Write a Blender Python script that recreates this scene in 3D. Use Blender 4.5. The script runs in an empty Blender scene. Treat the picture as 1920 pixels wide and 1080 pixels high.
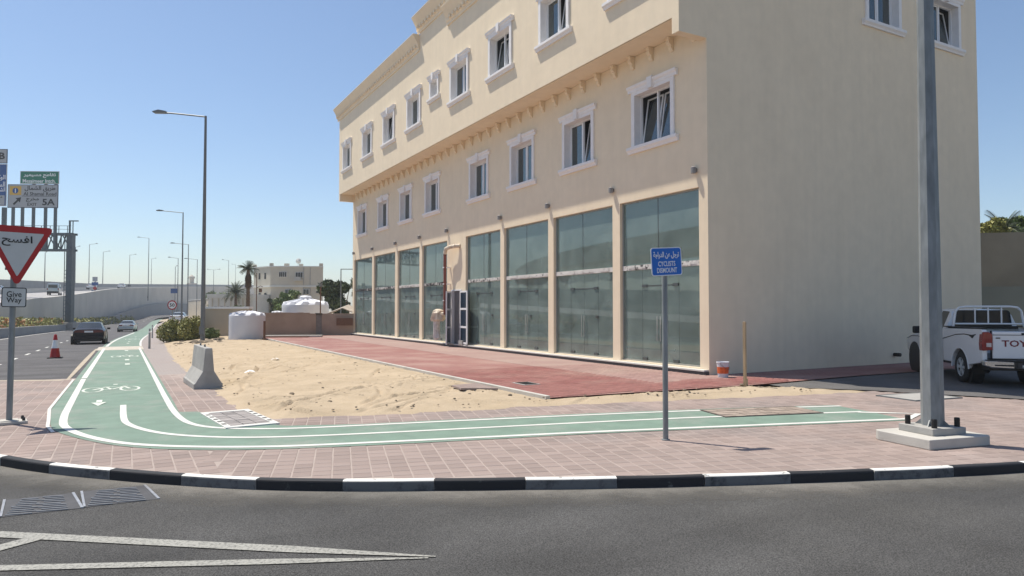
import bpy, bmesh, math, random
from mathutils import Vector, Matrix, noise
from mathutils.geometry import tessellate_polygon
random.seed(7)
SC = bpy.context.scene
COL = SC.collection
rad = math.radians

# ------------------------------------------------------------------ camera, sky, sun, exposure
CAM_H, FPX, YAW = 1.8, 1300.0, rad(29.2)
PITCH = math.atan(40 / FPX)
cd = bpy.data.cameras.new("camera")
cd.sensor_width = 36.0
cd.lens = 36.0 * FPX / 1920.0
cd.clip_end = 6000
cam = bpy.data.objects.new("camera", cd)
COL.objects.link(cam)
cam.location = (0, 0, CAM_H)
cam.rotation_euler = (math.pi / 2 + PITCH, 0, -YAW)
SC.camera = cam

SUN_V = Vector((0.235, -0.40, -1.0)).normalized()          # the way the light travels
SUN_EL = math.asin(-SUN_V.z)
SUN_AZ = math.atan2(-SUN_V.x, -SUN_V.y)                   # from +Y towards +X
w = bpy.data.worlds.new("World")
SC.world = w
w.use_nodes = True
wn = w.node_tree
sky = wn.nodes.new("ShaderNodeTexSky")
sky.sky_type = 'NISHITA'
sky.sun_disc = False
sky.sun_elevation = SUN_EL
sky.sun_rotation = SUN_AZ
sky.air_density = 1.0
sky.dust_density = 0.55
sky.ozone_density = 2.6
wn.links.new(sky.outputs[0], wn.nodes['Background'].inputs[0])
wn.nodes['Background'].inputs[1].default_value = 0.094

sl = bpy.data.lights.new("sun", 'SUN')
sl.energy = 4.0
sl.angle = rad(0.53)
sl.color = (1.0, 0.935, 0.82)
so = bpy.data.objects.new("sun", sl)
COL.objects.link(so)
so.rotation_euler = SUN_V.to_track_quat('-Z', 'Y').to_euler()
so.location = (-20, 30, 60)

SC.view_settings.view_transform = 'Standard'
SC.view_settings.look = 'None'
SC.view_settings.exposure = 0.57
SC.view_settings.gamma = 1.0
SC.view_settings.use_curve_mapping = False

# ------------------------------------------------------------------ small helpers
F0 = Vector((math.sin(YAW), math.cos(YAW), 0))
R0 = Vector((math.cos(YAW), -math.sin(YAW), 0))


def at(px, depth):
    """ground position at a given distance along the view and column of the 1920 photo"""
    p = F0 * depth + R0 * ((px - 960) / FPX * depth)
    return p.x, p.y


def zpx(py, depth):
    return CAM_H + (580 - py) * depth / FPX


def sstep(a, b, x):
    t = min(max((x - a) / (b - a), 0), 1)
    return t * t * (3 - 2 * t)


def gz(x, y):
    return -0.012 * min(max(0.0, y - 15.0), 110.0) * (1 - sstep(1.5, 6.5, x))


def tag(o, label=None, cat=None, group=None, kind=None):
    if label: o['label'] = label
    if cat: o['category'] = cat
    if group: o['group'] = group
    if kind: o['kind'] = kind
    return o


class MB:
    def __init__(s):
        s.v, s.f, s.m = [], [], None

    def add(s, vs, fs):
        n = len(s.v)
        if s.m is not None:
            vs = [s.m @ Vector(p) for p in vs]
        s.v += [tuple(p) for p in vs]
        s.f += [tuple(i + n for i in f) for f in fs]
        return s

    def box(s, x0, y0, z0, x1, y1, z1):
        x0, x1 = min(x0, x1), max(x0, x1); y0, y1 = min(y0, y1), max(y0, y1); z0, z1 = min(z0, z1), max(z0, z1)
        return s.add([(x0, y0, z0), (x1, y0, z0), (x1, y1, z0), (x0, y1, z0), (x0, y0, z1), (x1, y0, z1), (x1, y1, z1), (x0, y1, z1)],
                     [(3, 2, 1, 0), (4, 5, 6, 7), (0, 1, 5, 4), (1, 2, 6, 5), (2, 3, 7, 6), (3, 0, 4, 7)])

    def obox(s, c, size, M=None):
        c = Vector(c); h = Vector(size) / 2
        M = M or Matrix.Identity(3)
        vs = [c + M @ Vector((sx * h.x, sy * h.y, sz * h.z)) for sz in (-1, 1) for sx, sy in ((-1, -1), (1, -1), (1, 1), (-1, 1))]
        return s.add(vs, [(3, 2, 1, 0), (4, 5, 6, 7), (0, 1, 5, 4), (1, 2, 6, 5), (2, 3, 7, 6), (3, 0, 4, 7)])

    def prism(s, poly, h0, h1, axis='z'):
        n = len(poly)
        def P(a, b, h):
            return (a, b, h) if axis == 'z' else (a, h, b) if axis == 'y' else (h, a, b)
        vs = [P(a, b, h0) for a, b in poly] + [P(a, b, h1) for a, b in poly]
        tri = tessellate_polygon([[Vector((a, b, 0)) for a, b in poly]])
        fs = [tuple(t) for t in tri] + [tuple(i + n for i in reversed(t)) for t in tri]
        fs += [(i, (i + 1) % n, (i + 1) % n + n, i + n) for i in range(n)]
        return s.add(vs, fs)

    def tube(s, p0, p1, r0, r1=None, n=10, caps=True):
        r1 = r0 if r1 is None else r1
        p0, p1 = Vector(p0), Vector(p1)
        d = (p1 - p0).normalized()
        a = d.orthogonal().normalized(); b = d.cross(a)
        vs = []
        for p, r in ((p0, r0), (p1, r1)):
            for i in range(n):
                t = 2 * math.pi * (i + .5) / n
                vs.append(p + (a * math.cos(t) + b * math.sin(t)) * r)
        fs = [(i, (i + 1) % n, (i + 1) % n + n, i + n) for i in range(n)]
        if caps:
            fs += [tuple(reversed(range(n))), tuple(range(n, 2 * n))]
        return s.add(vs, fs)

    def path(s, pts, r, n=8):
        for a, b in zip(pts, pts[1:]):
            s.tube(a, b, r, r, n)
        return s

    def lathe(s, prof, c=(0, 0, 0), n=24, axis='z', wob=None, caps=True):
        vs, fs = [], []
        c = Vector(c)
        for r, h in prof:
            for i in range(n):
                t = 2 * math.pi * i / n
                rr = r * (wob(t, h) if wob else 1)
                x, y = rr * math.cos(t), rr * math.sin(t)
                vs.append(c + (Vector((x, y, h)) if axis == 'z' else Vector((x, h, y)) if axis == 'y' else Vector((h, x, y))))
        for k in range(len(prof) - 1):
            for i in range(n):
                j = (i + 1) % n
                fs.append((k * n + i, k * n + j, (k + 1) * n + j, (k + 1) * n + i))
        if caps: fs.append(tuple(reversed(range(n)))); fs.append(tuple(range((len(prof) - 1) * n, len(prof) * n)))
        return s.add(vs, fs)

    def quad(s, *p):
        return s.add(p, [tuple(range(len(p)))])

    def mesh(s, name):
        m = bpy.data.meshes.new(name)
        m.from_pydata(s.v, [], s.f)
        m.update()
        return m


def fixn(me):
    bm = bmesh.new(); bm.from_mesh(me)
    bmesh.ops.recalc_face_normals(bm, faces=bm.faces)
    bm.to_mesh(me); bm.free()


def ob(name, mb, mat=None, parent=None, smooth=False, bevel=0.0, fix=True, loc=None, rot=None):
    me = mb.mesh(name) if isinstance(mb, MB) else mb
    if isinstance(mb, MB) and fix:
        fixn(me)
    if mat is not None and not me.materials:
        me.materials.append(mat)
    if smooth and isinstance(mb, MB):
        me.polygons.foreach_set('use_smooth', [True] * len(me.polygons))
        try:
            me.set_sharp_from_angle(angle=rad(40))
        except Exception:
            pass
    o = bpy.data.objects.new(name, me)
    COL.objects.link(o)
    if parent is not None: o.parent = parent
    if loc is not None: o.location = loc
    if rot is not None: o.rotation_euler = rot
    if bevel:
        b = o.modifiers.new('bevel', 'BEVEL'); b.width = bevel; b.segments = 2; b.limit_method = 'ANGLE'
    return o


def thing(name, label, cat, loc=(0, 0, 0), rz=0.0, group=None):
    o = bpy.data.objects.new(name, None)
    COL.objects.link(o)
    o.empty_display_size = .2
    o.location = loc
    o.rotation_euler = (0, 0, rz)
    return tag(o, label, cat, group)


def dup(root, loc, rz=None, label=None, scale=None):
    r = root.copy(); COL.objects.link(r)
    r.location = loc
    if rz is not None: r.rotation_euler = (0, 0, rz)
    if scale is not None: r.scale = (scale,) * 3
    if label: r['label'] = label
    for ch in list(root.children):
        c = ch.copy(); COL.objects.link(c); c.parent = r
        for g in list(ch.children):
            d = g.copy(); COL.objects.link(d); d.parent = c
    return r


# ------------------------------------------------------------------ materials
def mat(name, col, rough=.7, var=.08, scale=6.0, bump=0.0, bscale=40.0, metal=0.0, spec=.4, tint=None, tscale=1.5, tamt=.5, isl=0.0, stretch=None, coat=0.0):
    m = bpy.data.materials.new(name); m.use_nodes = True
    nt = m.node_tree; N = nt.nodes; L = nt.links
    b = N['Principled BSDF']
    b.inputs['Roughness'].default_value = rough
    b.inputs['Metallic'].default_value = metal
    b.inputs['Specular IOR Level'].default_value = spec
    b.inputs['Coat Weight'].default_value = coat
    tc = N.new('ShaderNodeTexCoord')
    src = tc.outputs['Object']
    if stretch:
        mp = N.new('ShaderNodeMapping'); mp.inputs['Scale'].default_value = stretch
        L.new(src, mp.inputs[0]); src = mp.outputs[0]
    def nz(sc, det=5.0):
        n = N.new('ShaderNodeTexNoise'); n.inputs['Scale'].default_value = sc; n.inputs['Detail'].default_value = det
        L.new(src, n.inputs['Vector']); return n.outputs['Fac']
    def mix(f, a, c):
        x = N.new('ShaderNodeMix'); x.data_type = 'RGBA'
        if isinstance(f, float): x.inputs[0].default_value = f
        else: L.new(f, x.inputs[0])
        for sock, val in ((x.inputs[6], a), (x.inputs[7], c)):
            if isinstance(val, (tuple, list)): sock.default_value = (*val[:3], 1)
            else: L.new(val, sock)
        return x.outputs[2]
    def ramp(f, lo, hi):
        r = N.new('ShaderNodeMapRange'); r.inputs[1].default_value = lo; r.inputs[2].default_value = hi
        L.new(f, r.inputs[0]); return r.outputs[0]
    lo = tuple(c * (1 - var) for c in col); hi = tuple(min(1, c * (1 + var)) for c in col)
    c = mix(ramp(nz(scale), .3, .7), lo, hi)
    if tint:
        t = N.new('ShaderNodeMath'); t.operation = 'MULTIPLY'; t.inputs[1].default_value = tamt
        L.new(ramp(nz(tscale, 8), .45, .75), t.inputs[0])
        c = mix(t.outputs[0], c, tint)
    if isl:
        g = N.new('ShaderNodeNewGeometry'); oi = N.new('ShaderNodeObjectInfo')
        a = N.new('ShaderNodeMath'); L.new(g.outputs['Random Per Island'], a.inputs[0]); L.new(oi.outputs['Random'], a.inputs[1])
        fr = N.new('ShaderNodeMath'); fr.operation = 'FRACT'; L.new(a.outputs[0], fr.inputs[0])
        r = N.new('ShaderNodeMapRange'); r.inputs[3].default_value = 1 - isl; r.inputs[4].default_value = 1 + isl
        L.new(fr.outputs[0], r.inputs[0])
        h = N.new('ShaderNodeHueSaturation'); L.new(r.outputs[0], h.inputs['Value']); L.new(c, h.inputs['Color'])
        c = h.outputs[0]
    L.new(c, b.inputs['Base Color'])
    if bump:
        bp = N.new('ShaderNodeBump'); bp.inputs['Strength'].default_value = bump; bp.inputs['Distance'].default_value = .02
        L.new(nz(bscale), bp.inputs['Height']); L.new(bp.outputs[0], b.inputs['Normal'])
    m['N'] = 1
    return m




def nodes_of(m):
    return m.node_tree.nodes, m.node_tree.links, m.node_tree.nodes['Principled BSDF']


CREAM = (.80, .675, .50)
M_cream = mat('stucco_cream', CREAM, .85, .03, 3, .12, 120, tint=(.73, .61, .445), tscale=.5, tamt=.4)
def streaks(m, amt=.05):
    N, L, b = nodes_of(m)
    old = b.inputs['Base Color'].links[0].from_socket
    tc = N.new('ShaderNodeTexCoord'); mp = N.new('ShaderNodeMapping'); mp.inputs['Scale'].default_value = (2.2, 2.2, .16); L.new(tc.outputs['Object'], mp.inputs[0])
    n = N.new('ShaderNodeTexNoise'); n.inputs['Scale'].default_value = 1.6; n.inputs['Detail'].default_value = 8; L.new(mp.outputs[0], n.inputs['Vector'])
    mr = N.new('ShaderNodeMapRange'); mr.inputs[1].default_value = .3; mr.inputs[2].default_value = .7; mr.inputs[3].default_value = 1 - amt; mr.inputs[4].default_value = 1 + amt * .6; L.new(n.outputs['Fac'], mr.inputs[0])
    h = N.new('ShaderNodeHueSaturation'); L.new(old, h.inputs['Color']); L.new(mr.outputs[0], h.inputs['Value']); L.new(h.outputs[0], b.inputs['Base Color'])


streaks(M_cream, .03)
M_band = mat('stucco_white', (.80, .78, .77), .75, .04, 5, .08, 90)
M_alu = mat('white_aluminium', (.78, .78, .79), .35, .02)
M_concrete = mat('concrete', (.36, .35, .33), .85, .12, 4, .25, 60, tint=(.24, .23, .22), tscale=2.2, tamt=.6)
M_concrete_pale = mat('concrete_pale', (.48, .46, .42), .85, .1, 4, .25, 60, tint=(.33, .31, .28), tscale=2, tamt=.5)
M_ret = mat('retaining_concrete', (.53, .50, .445), .9, .07, .25, .15, 3, tint=(.44, .42, .38), tscale=.12, tamt=.7)
M_ret_joint = mat('panel_joint', (.47, .445, .40), .9, .05)
M_ret_dark = mat('parapet_concrete', (.27, .275, .275), .9, .08, .3)
M_galv = mat('galvanised_steel', (.225, .24, .245), .5, .2, 14, .06, 60, metal=.1, tint=(.14, .155, .16), tscale=4, tamt=.7, stretch=(1, 1, .25))
M_lamp = mat('lamp_steel', (.15, .16, .165), .5, .1, 5, metal=.1)
M_gantry = mat('gantry_steel', (.085, .11, .12), .55, .15, 3)
M_black = mat('black_plastic', (.012, .012, .013), .45, .1)
M_rubber = mat('rubber', (.02, .02, .02), .8, .1)
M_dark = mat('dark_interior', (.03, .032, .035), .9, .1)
M_chrome = mat('chrome', (.75, .76, .78), .12, .03, metal=1.0)
M_rim = mat('alloy_rim', (.50, .52, .52), .35, .05, metal=.1)
M_whitepaint_car = mat('white_car_paint', (.72, .73, .74), .25, .02, coat=.6)
M_silver_car = mat('silver_car_paint', (.42, .45, .45), .3, .03, metal=.5, coat=.6)
M_black_car = mat('black_car_paint', (.010, .006, .008), .35, .1, spec=.2, coat=.15)
M_red_lens = mat('red_lens', (.22, .010, .010), .2, .1, coat=.5)
M_darkred_lens = mat('dark_red_lens', (.09, .008, .008), .2, .1, coat=.5)
M_clear_lens = mat('clear_lens', (.55, .5, .48), .2, .1, coat=.5)
M_tint = mat('tinted_rear_glass', (.012, .016, .02), .12, .3, spec=.25)
M_carglass = mat('car_glass', (.015, .02, .022), .06, .1, spec=.8)
M_redpaint = mat('red_sign_film', (.40, .014, .014), .45, .05)
M_signwhite = mat('white_sign_film', (.52, .53, .52), .5, .03)
M_signblue = mat('blue_sign_film', (.010, .135, .52), .45, .04)
M_signblue2 = mat('motorway_blue_film', (.008, .07, .24), .45, .04)
M_signgreen = mat('green_sign_film', (.006, .17, .10), .45, .04)
M_signyellow = mat('yellow_sign_film', (.62, .38, .06), .45, .04)
M_letter_white = mat('white_lettering', (.8, .8, .8), .5, .02)
M_letter_black = mat('black_lettering', (.012, .012, .012), .5, .02)
M_letter_red = mat('dark_red_lettering', (.16, .012, .02), .4, .02)
M_orange = mat('orange_label', (.62, .12, .03), .5, .25, 14)
M_plaswhite = mat('white_plastic', (.60, .61, .65), .45, .04, 2, .05, 8)
M_timber = mat('raw_timber', (.42, .31, .19), .8, .2, 9, .2, 40, stretch=(1, 1, .15))
M_timber_dark = mat('brown_timber', (.14, .07, .04), .8, .2, 9)
M_pipe = mat('rust_red_pipe', (.22, .07, .05), .6, .3, 12)
M_wrap = mat('stained_wrap', (.62, .54, .43), .6, .2, 7, .2, 20, tint=(.35, .2, .12), tscale=6)
M_plastic_film = mat('pale_film', (.55, .54, .52), .3, .2, 8, .4, 14)
M_doorgrey = mat('grey_shutter', (.30, .30, .31), .5, .05)
M_navy = mat('navy_panel', (.02, .035, .06), .25, .1, coat=.3)
M_villa = mat('villa_render', (.53, .48, .39), .9, .06, 1, tint=(.45, .40, .33), tscale=.4)
M_villa_white = mat('villa_white', (.60, .59, .55), .9, .06, 1)
M_tanwall = mat('tan_block_wall', (.38, .29, .22), .9, .12, .8, .2, 12, tint=(.24, .17, .13), tscale=.7, tamt=.6)
M_creamwall = mat('cream_block_wall', (.46, .38, .28), .9, .08, .8, .2, 12)
M_whitecap = mat('white_cap', (.8, .78, .74), .8, .05)
M_brownwall = mat('brown_wall', (.32, .265, .19), .9, .1, .7, .2, 12, tint=(.23, .19, .14), tscale=.6, tamt=.6)
M_palewall = mat('pale_wall', (.27, .255, .195), .9, .06, .7, .1, 12)
M_leaf = mat('leaf', (.12, .165, .05), .6, .35, .9, isl=.35)
M_leaf2 = mat('leaf_olive', (.27, .265, .075), .6, .3, .9, isl=.35)
M_leaf3 = mat('leaf_dark', (.06, .085, .035), .6, .3, .9, isl=.35)
M_leaf_orange = mat('leaf_orange', (.40, .17, .06), .6, .3, 2, isl=.35)
M_frond = mat('palm_frond', (.05, .065, .025), .6, .3, 1, isl=.3)
M_frond_dead = mat('palm_frond_dead', (.12, .07, .035), .8, .3, 1, isl=.3)
M_bark = mat('bark', (.13, .09, .06), .9, .25, 8, .5, 20)
M_tyre = M_rubber
M_stone = mat('stone', (.20, .16, .115), .9, .25, 5, isl=.5)


def mat_asphalt(name, base, dust, dustamt, speck=.9):
    m = mat(name, base, .9, .18, .9, .35, 170, spec=.25, tint=dust, tscale=.35, tamt=dustamt)
    N, L, b = nodes_of(m)
    old = b.inputs['Base Color'].links[0].from_socket
    tc = N.new('ShaderNodeTexCoord')
    v = N.new('ShaderNodeTexNoise'); v.inputs['Scale'].default_value = 95; v.inputs['Detail'].default_value = 3
    L.new(tc.outputs['Object'], v.inputs['Vector'])
    mr = N.new('ShaderNodeMapRange'); mr.inputs[1].default_value = .36; mr.inputs[2].default_value = .66
    mr.inputs[3].default_value = 1 - speck * .62; mr.inputs[4].default_value = 1 + speck * .75
    L.new(v.outputs['Fac'], mr.inputs[0])
    h = N.new('ShaderNodeHueSaturation'); L.new(old, h.inputs['Color']); L.new(mr.outputs[0], h.inputs['Value'])
    # sparse pale stones
    vo = N.new('ShaderNodeTexVoronoi'); vo.inputs['Scale'].default_value = 40
    L.new(tc.outputs['Object'], vo.inputs['Vector'])
    lt = N.new('ShaderNodeMath'); lt.operation = 'LESS_THAN'; lt.inputs[1].default_value = .12; L.new(vo.outputs['Distance'], lt.inputs[0])
    mx = N.new('ShaderNodeMix'); mx.data_type = 'RGBA'; mx.inputs[7].default_value = (.26, .25, .23, 1)
    ml = N.new('ShaderNodeMath'); ml.operation = 'MULTIPLY'; ml.inputs[1].default_value = .5 * speck; L.new(lt.outputs[0], ml.inputs[0])
    L.new(ml.outputs[0], mx.inputs[0]); L.new(h.outputs[0], mx.inputs[6])
    L.new(mx.outputs[2], b.inputs['Base Color'])
    return m


def wheel_paths(m):
    N, L, b = nodes_of(m)
    old = b.inputs['Base Color'].links[0].from_socket
    tc = N.new('ShaderNodeTexCoord'); mp = N.new('ShaderNodeMapping'); mp.inputs['Rotation'].default_value = (0, 0, rad(16)); mp.inputs['Scale'].default_value = (.10, .95, 1)
    L.new(tc.outputs['Object'], mp.inputs[0])
    n = N.new('ShaderNodeTexNoise'); n.inputs['Scale'].default_value = 1.1; n.inputs['Detail'].default_value = 4; L.new(mp.outputs[0], n.inputs['Vector'])
    mr = N.new('ShaderNodeMapRange'); mr.inputs[1].default_value = .35; mr.inputs[2].default_value = .68; mr.inputs[3].default_value = .84; mr.inputs[4].default_value = 1.16; L.new(n.outputs['Fac'], mr.inputs[0])
    sp = N.new('ShaderNodeTexNoise'); sp.inputs['Scale'].default_value = 1.9; sp.inputs['Detail'].default_value = 2; L.new(tc.outputs['Object'], sp.inputs['Vector'])
    m2 = N.new('ShaderNodeMapRange'); m2.inputs[1].default_value = .72; m2.inputs[2].default_value = .80; m2.inputs[3].default_value = 1; m2.inputs[4].default_value = .70; L.new(sp.outputs['Fac'], m2.inputs[0])
    mu = N.new('ShaderNodeMath'); mu.operation = 'MULTIPLY'; L.new(mr.outputs[0], mu.inputs[0]); L.new(m2.outputs[0], mu.inputs[1])
    h = N.new('ShaderNodeHueSaturation'); L.new(old, h.inputs['Color']); L.new(mu.outputs[0], h.inputs['Value']); L.new(h.outputs[0], b.inputs['Base Color'])


M_asphalt = mat_asphalt('asphalt', (0.065, 0.064, 0.063), (0.086, 0.083, 0.077), .5)
M_asphalt_far = mat_asphalt('asphalt_grey', (0.095, 0.092, 0.095), (0.117, 0.113, 0.110), .5, .4)
wheel_paths(M_asphalt); wheel_paths(M_asphalt_far)
M_lot = mat_asphalt('dusty_lot', (.115, .11, .108), (.17, .16, .145), .7, .6)


def mat_sand():
    m = mat('sand', (.44, .355, .255), .95, .09, 1.2, .9, 38, spec=.1, tint=(.35, .275, .185), tscale=1.1, tamt=.5)
    N, L, b = nodes_of(m)
    old = b.inputs['Base Color'].links[0].from_socket
    tc = N.new('ShaderNodeTexCoord')
    v = N.new('ShaderNodeTexNoise'); v.inputs['Scale'].default_value = 9; v.inputs['Detail'].default_value = 9; v.inputs['Roughness'].default_value = .75
    L.new(tc.outputs['Object'], v.inputs['Vector'])
    mr = N.new('ShaderNodeMapRange'); mr.inputs[1].default_value = .58; mr.inputs[2].default_value = .72
    mr.inputs[4].default_value = .62
    L.new(v.outputs['Fac'], mr.inputs[0])
    mx = N.new('ShaderNodeMix'); mx.data_type = 'RGBA'; mx.inputs[7].default_value = (.28, .2, .12, 1)
    L.new(mr.outputs[0], mx.inputs[0]); L.new(old, mx.inputs[6]); L.new(mx.outputs[2], b.inputs['Base Color'])
    return m


M_sand = mat_sand()
M_ground = mat('desert_ground', (.42, .35, .26), .95, .12, .08, .2, 3, tint=(.33, .28, .21), tscale=.03)


def mat_brick(name, c1, c2, mortar, bw, bh, ms=.012, rot=0.0, bump=.3, dust=None, damt=.4):
    m = mat(name, c1, .85, .05, 2, 0)
    N, L, b = nodes_of(m)
    tc = N.new('ShaderNodeTexCoord'); mp = N.new('ShaderNodeMapping'); mp.inputs['Rotation'].default_value = (0, 0, rot)
    L.new(tc.outputs['Object'], mp.inputs[0])
    br = N.new('ShaderNodeTexBrick')
    br.inputs['Scale'].default_value = 1; br.inputs['Brick Width'].default_value = bw; br.inputs['Row Height'].default_value = bh
    br.inputs['Mortar Size'].default_value = ms
    br.inputs['Color1'].default_value = (*c1, 1); br.inputs['Color2'].default_value = (*c2, 1); br.inputs['Mortar'].default_value = (*mortar, 1)
    L.new(mp.outputs[0], br.inputs['Vector'])
    out = br.outputs['Color']
    if dust:
        n = N.new('ShaderNodeTexNoise'); n.inputs['Scale'].default_value = .6; n.inputs['Detail'].default_value = 7
        L.new(tc.outputs['Object'], n.inputs['Vector'])
        mr = N.new('ShaderNodeMapRange'); mr.inputs[1].default_value = .42; mr.inputs[2].default_value = .72; mr.inputs[4].default_value = damt
        L.new(n.outputs['Fac'], mr.inputs[0])
        x = N.new('ShaderNodeMix'); x.data_type = 'RGBA'; x.inputs[7].default_value = (*dust, 1)
        L.new(mr.outputs[0], x.inputs[0]); L.new(out, x.inputs[6]); out = x.outputs[2]
    L.new(out, b.inputs['Base Color'])
    bp = N.new('ShaderNodeBump'); bp.inputs['Strength'].default_value = bump; bp.inputs['Distance'].default_value = .01; bp.invert = True
    L.new(br.outputs['Fac'], bp.inputs['Height']); L.new(bp.outputs[0], b.inputs['Normal'])
    return m


M_redbrick = mat_brick('red_block_paving', (.262, .112, .100), (.215, .088, .080), (.33, .20, .17), .21, .105, .009, dust=(.36, .235, .20), damt=.8)
M_farpave = mat_brick('block_paving', (0.286, 0.242, 0.224), (0.264, 0.224, 0.211), (0.326, 0.286, 0.264), .21, .21, .012, dust=(0.299, 0.273, 0.255), damt=.5)
M_paver = mat('paver', (.300, .236, .212), .9, .12, 1.3, .35, 90, spec=.2, tint=(.235, .205, .195), tscale=.7, tamt=.8, isl=.10)
M_bed = mat('joint_sand', (.345, .285, .255), .95, .08, 3)


def mat_worn(name, paint, under, thr=.46, soft=.1, wscale=5.0, rough=.7, var=.05):
    m = mat(name, paint, rough, var, 2.5, .12, 120, spec=.3)
    N, L, b = nodes_of(m)
    old = b.inputs['Base Color'].links[0].from_socket
    tc = N.new('ShaderNodeTexCoord')
    n = N.new('ShaderNodeTexNoise'); n.inputs['Scale'].default_value = wscale; n.inputs['Detail'].default_value = 10; n.inputs['Roughness'].default_value = .72
    L.new(tc.outputs['Object'], n.inputs['Vector'])
    mr = N.new('ShaderNodeMapRange'); mr.inputs[1].default_value = thr; mr.inputs[2].default_value = thr - soft
    L.new(n.outputs['Fac'], mr.inputs[0])
    x = N.new('ShaderNodeMix'); x.data_type = 'RGBA'; x.inputs[7].default_value = (*under, 1)
    L.new(mr.outputs[0], x.inputs[0]); L.new(old, x.inputs[6]); L.new(x.outputs[2], b.inputs['Base Color'])
    return m


M_lane = mat_worn('green_lane_paint', (.165, .235, .19), (.255, .27, .24), .49, .22, .8, .85, .10)
def lane_patches():
    N, L, b = nodes_of(M_lane)
    old = b.inputs['Base Color'].links[0].from_socket
    tc = N.new('ShaderNodeTexCoord'); n = N.new('ShaderNodeTexNoise'); n.inputs['Scale'].default_value = 3.2; n.inputs['Detail'].default_value = 10; n.inputs['Roughness'].default_value = .8
    mp = N.new('ShaderNodeMapping'); mp.inputs['Scale'].default_value = (1, .45, 1); L.new(tc.outputs['Object'], mp.inputs[0]); L.new(mp.outputs[0], n.inputs['Vector'])
    mr = N.new('ShaderNodeMapRange'); mr.inputs[1].default_value = .56; mr.inputs[2].default_value = .72; mr.inputs[4].default_value = .55
    L.new(n.outputs['Fac'], mr.inputs[0])
    x = N.new('ShaderNodeMix'); x.data_type = 'RGBA'; x.inputs[7].default_value = (.115, .165, .135, 1); L.new(mr.outputs[0], x.inputs[0]); L.new(old, x.inputs[6]); L.new(x.outputs[2], b.inputs['Base Color'])
lane_patches()
M_lanewhite = mat_worn('lane_white_paint', (.60, .595, .56), (.42, .42, .38), .40, .1, 5)
M_linewhite = mat_worn('worn_road_paint', (.33, .325, .295), (.12, .117, .11), .53, .16, 38)
M_kerbwhite = mat_worn('kerb_white_paint', (.72, .71, .67), (.10, .10, .10), .42, .06, 7)
M_kerbshade = mat_worn('shaded_worn_white', (.135, .14, .145), (.045, .046, .05), .50, .16, 6)  # worn white for kerb fronts, their shade darkened into the colour
M_kerbblack = mat_worn('kerb_black_paint', (.022, .023, .027), (.16, .16, .155), .39, .10, 6)


def mat_glass(name, tint, dust, dustcol, ior=1.75, rough=.02):
    m = bpy.data.materials.new(name); m.use_nodes = True
    nt = m.node_tree; N = nt.nodes; L = nt.links
    N.remove(N['Principled BSDF'])
    out = N['Material Output']
    tr = N.new('ShaderNodeBsdfTransparent'); tr.inputs[0].default_value = (*tint, 1)
    gl = N.new('ShaderNodeBsdfGlossy'); gl.inputs['Roughness'].default_value = rough; gl.inputs['Color'].default_value = (.9, .97, .95, 1)
    fr = N.new('ShaderNodeFresnel'); fr.inputs[0].default_value = ior
    geo = N.new('ShaderNodeNewGeometry')
    mx = N.new('ShaderNodeMixShader'); L.new(fr.outputs[0], mx.inputs[0]); L.new(tr.outputs[0], mx.inputs[1]); L.new(gl.outputs[0], mx.inputs[2])
    df = N.new('ShaderNodeBsdfDiffuse'); df.inputs[0].default_value = (*dustcol, 1)
    tc = N.new('ShaderNodeTexCoord')
    n = N.new('ShaderNodeTexNoise'); n.inputs['Scale'].default_value = 1.4; n.inputs['Detail'].default_value = 8
    L.new(tc.outputs['Object'], n.inputs['Vector'])
    mr = N.new('ShaderNodeMapRange'); mr.inputs[1].default_value = .3; mr.inputs[2].default_value = .8; mr.inputs[3].default_value = dust * .7; mr.inputs[4].default_value = dust * 1.5
    L.new(n.outputs['Fac'], mr.inputs[0])
    m2 = N.new('ShaderNodeMixShader'); L.new(mr.outputs[0], m2.inputs[0]); L.new(mx.outputs[0], m2.inputs[1]); L.new(df.outputs[0], m2.inputs[2])
    L.new(m2.outputs[0], out.inputs[0])
    return m


M_shopglass = mat_glass('shop_glass', (.62, .76, .71), .22, (.50, .63, .59), 1.95)
M_winglass = mat_glass('window_glass', (.25, .30, .33), .04, (.3, .36, .4), 2.3)
M_transom = mat_worn('taped_transom', (.62, .60, .56), (.03, .03, .03), .50, .05, 7)
def vary(m):
    N, L, b = nodes_of(m)
    for n in list(N):
        if n.type == 'TEX_NOISE' and abs(n.inputs['Scale'].default_value - 7) < .01:
            n.noise_dimensions = '4D'; oi = N.new('ShaderNodeObjectInfo'); k = N.new('ShaderNodeMath'); k.operation = 'MULTIPLY'; k.inputs[1].default_value = 60
            L.new(oi.outputs['Random'], k.inputs[0]); L.new(k.outputs[0], n.inputs['W'])
            mr = n.outputs['Fac'].links[0].to_node
            a = N.new('ShaderNodeMapRange'); a.inputs[3].default_value = -.09; a.inputs[4].default_value = .11; L.new(oi.outputs['Random'], a.inputs[0])
            ad = N.new('ShaderNodeMath'); ad.operation = 'ADD'; L.new(n.outputs['Fac'], ad.inputs[0]); L.new(a.outputs[0], ad.inputs[1]); L.new(ad.outputs[0], mr.inputs[0])
vary(M_transom)

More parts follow.
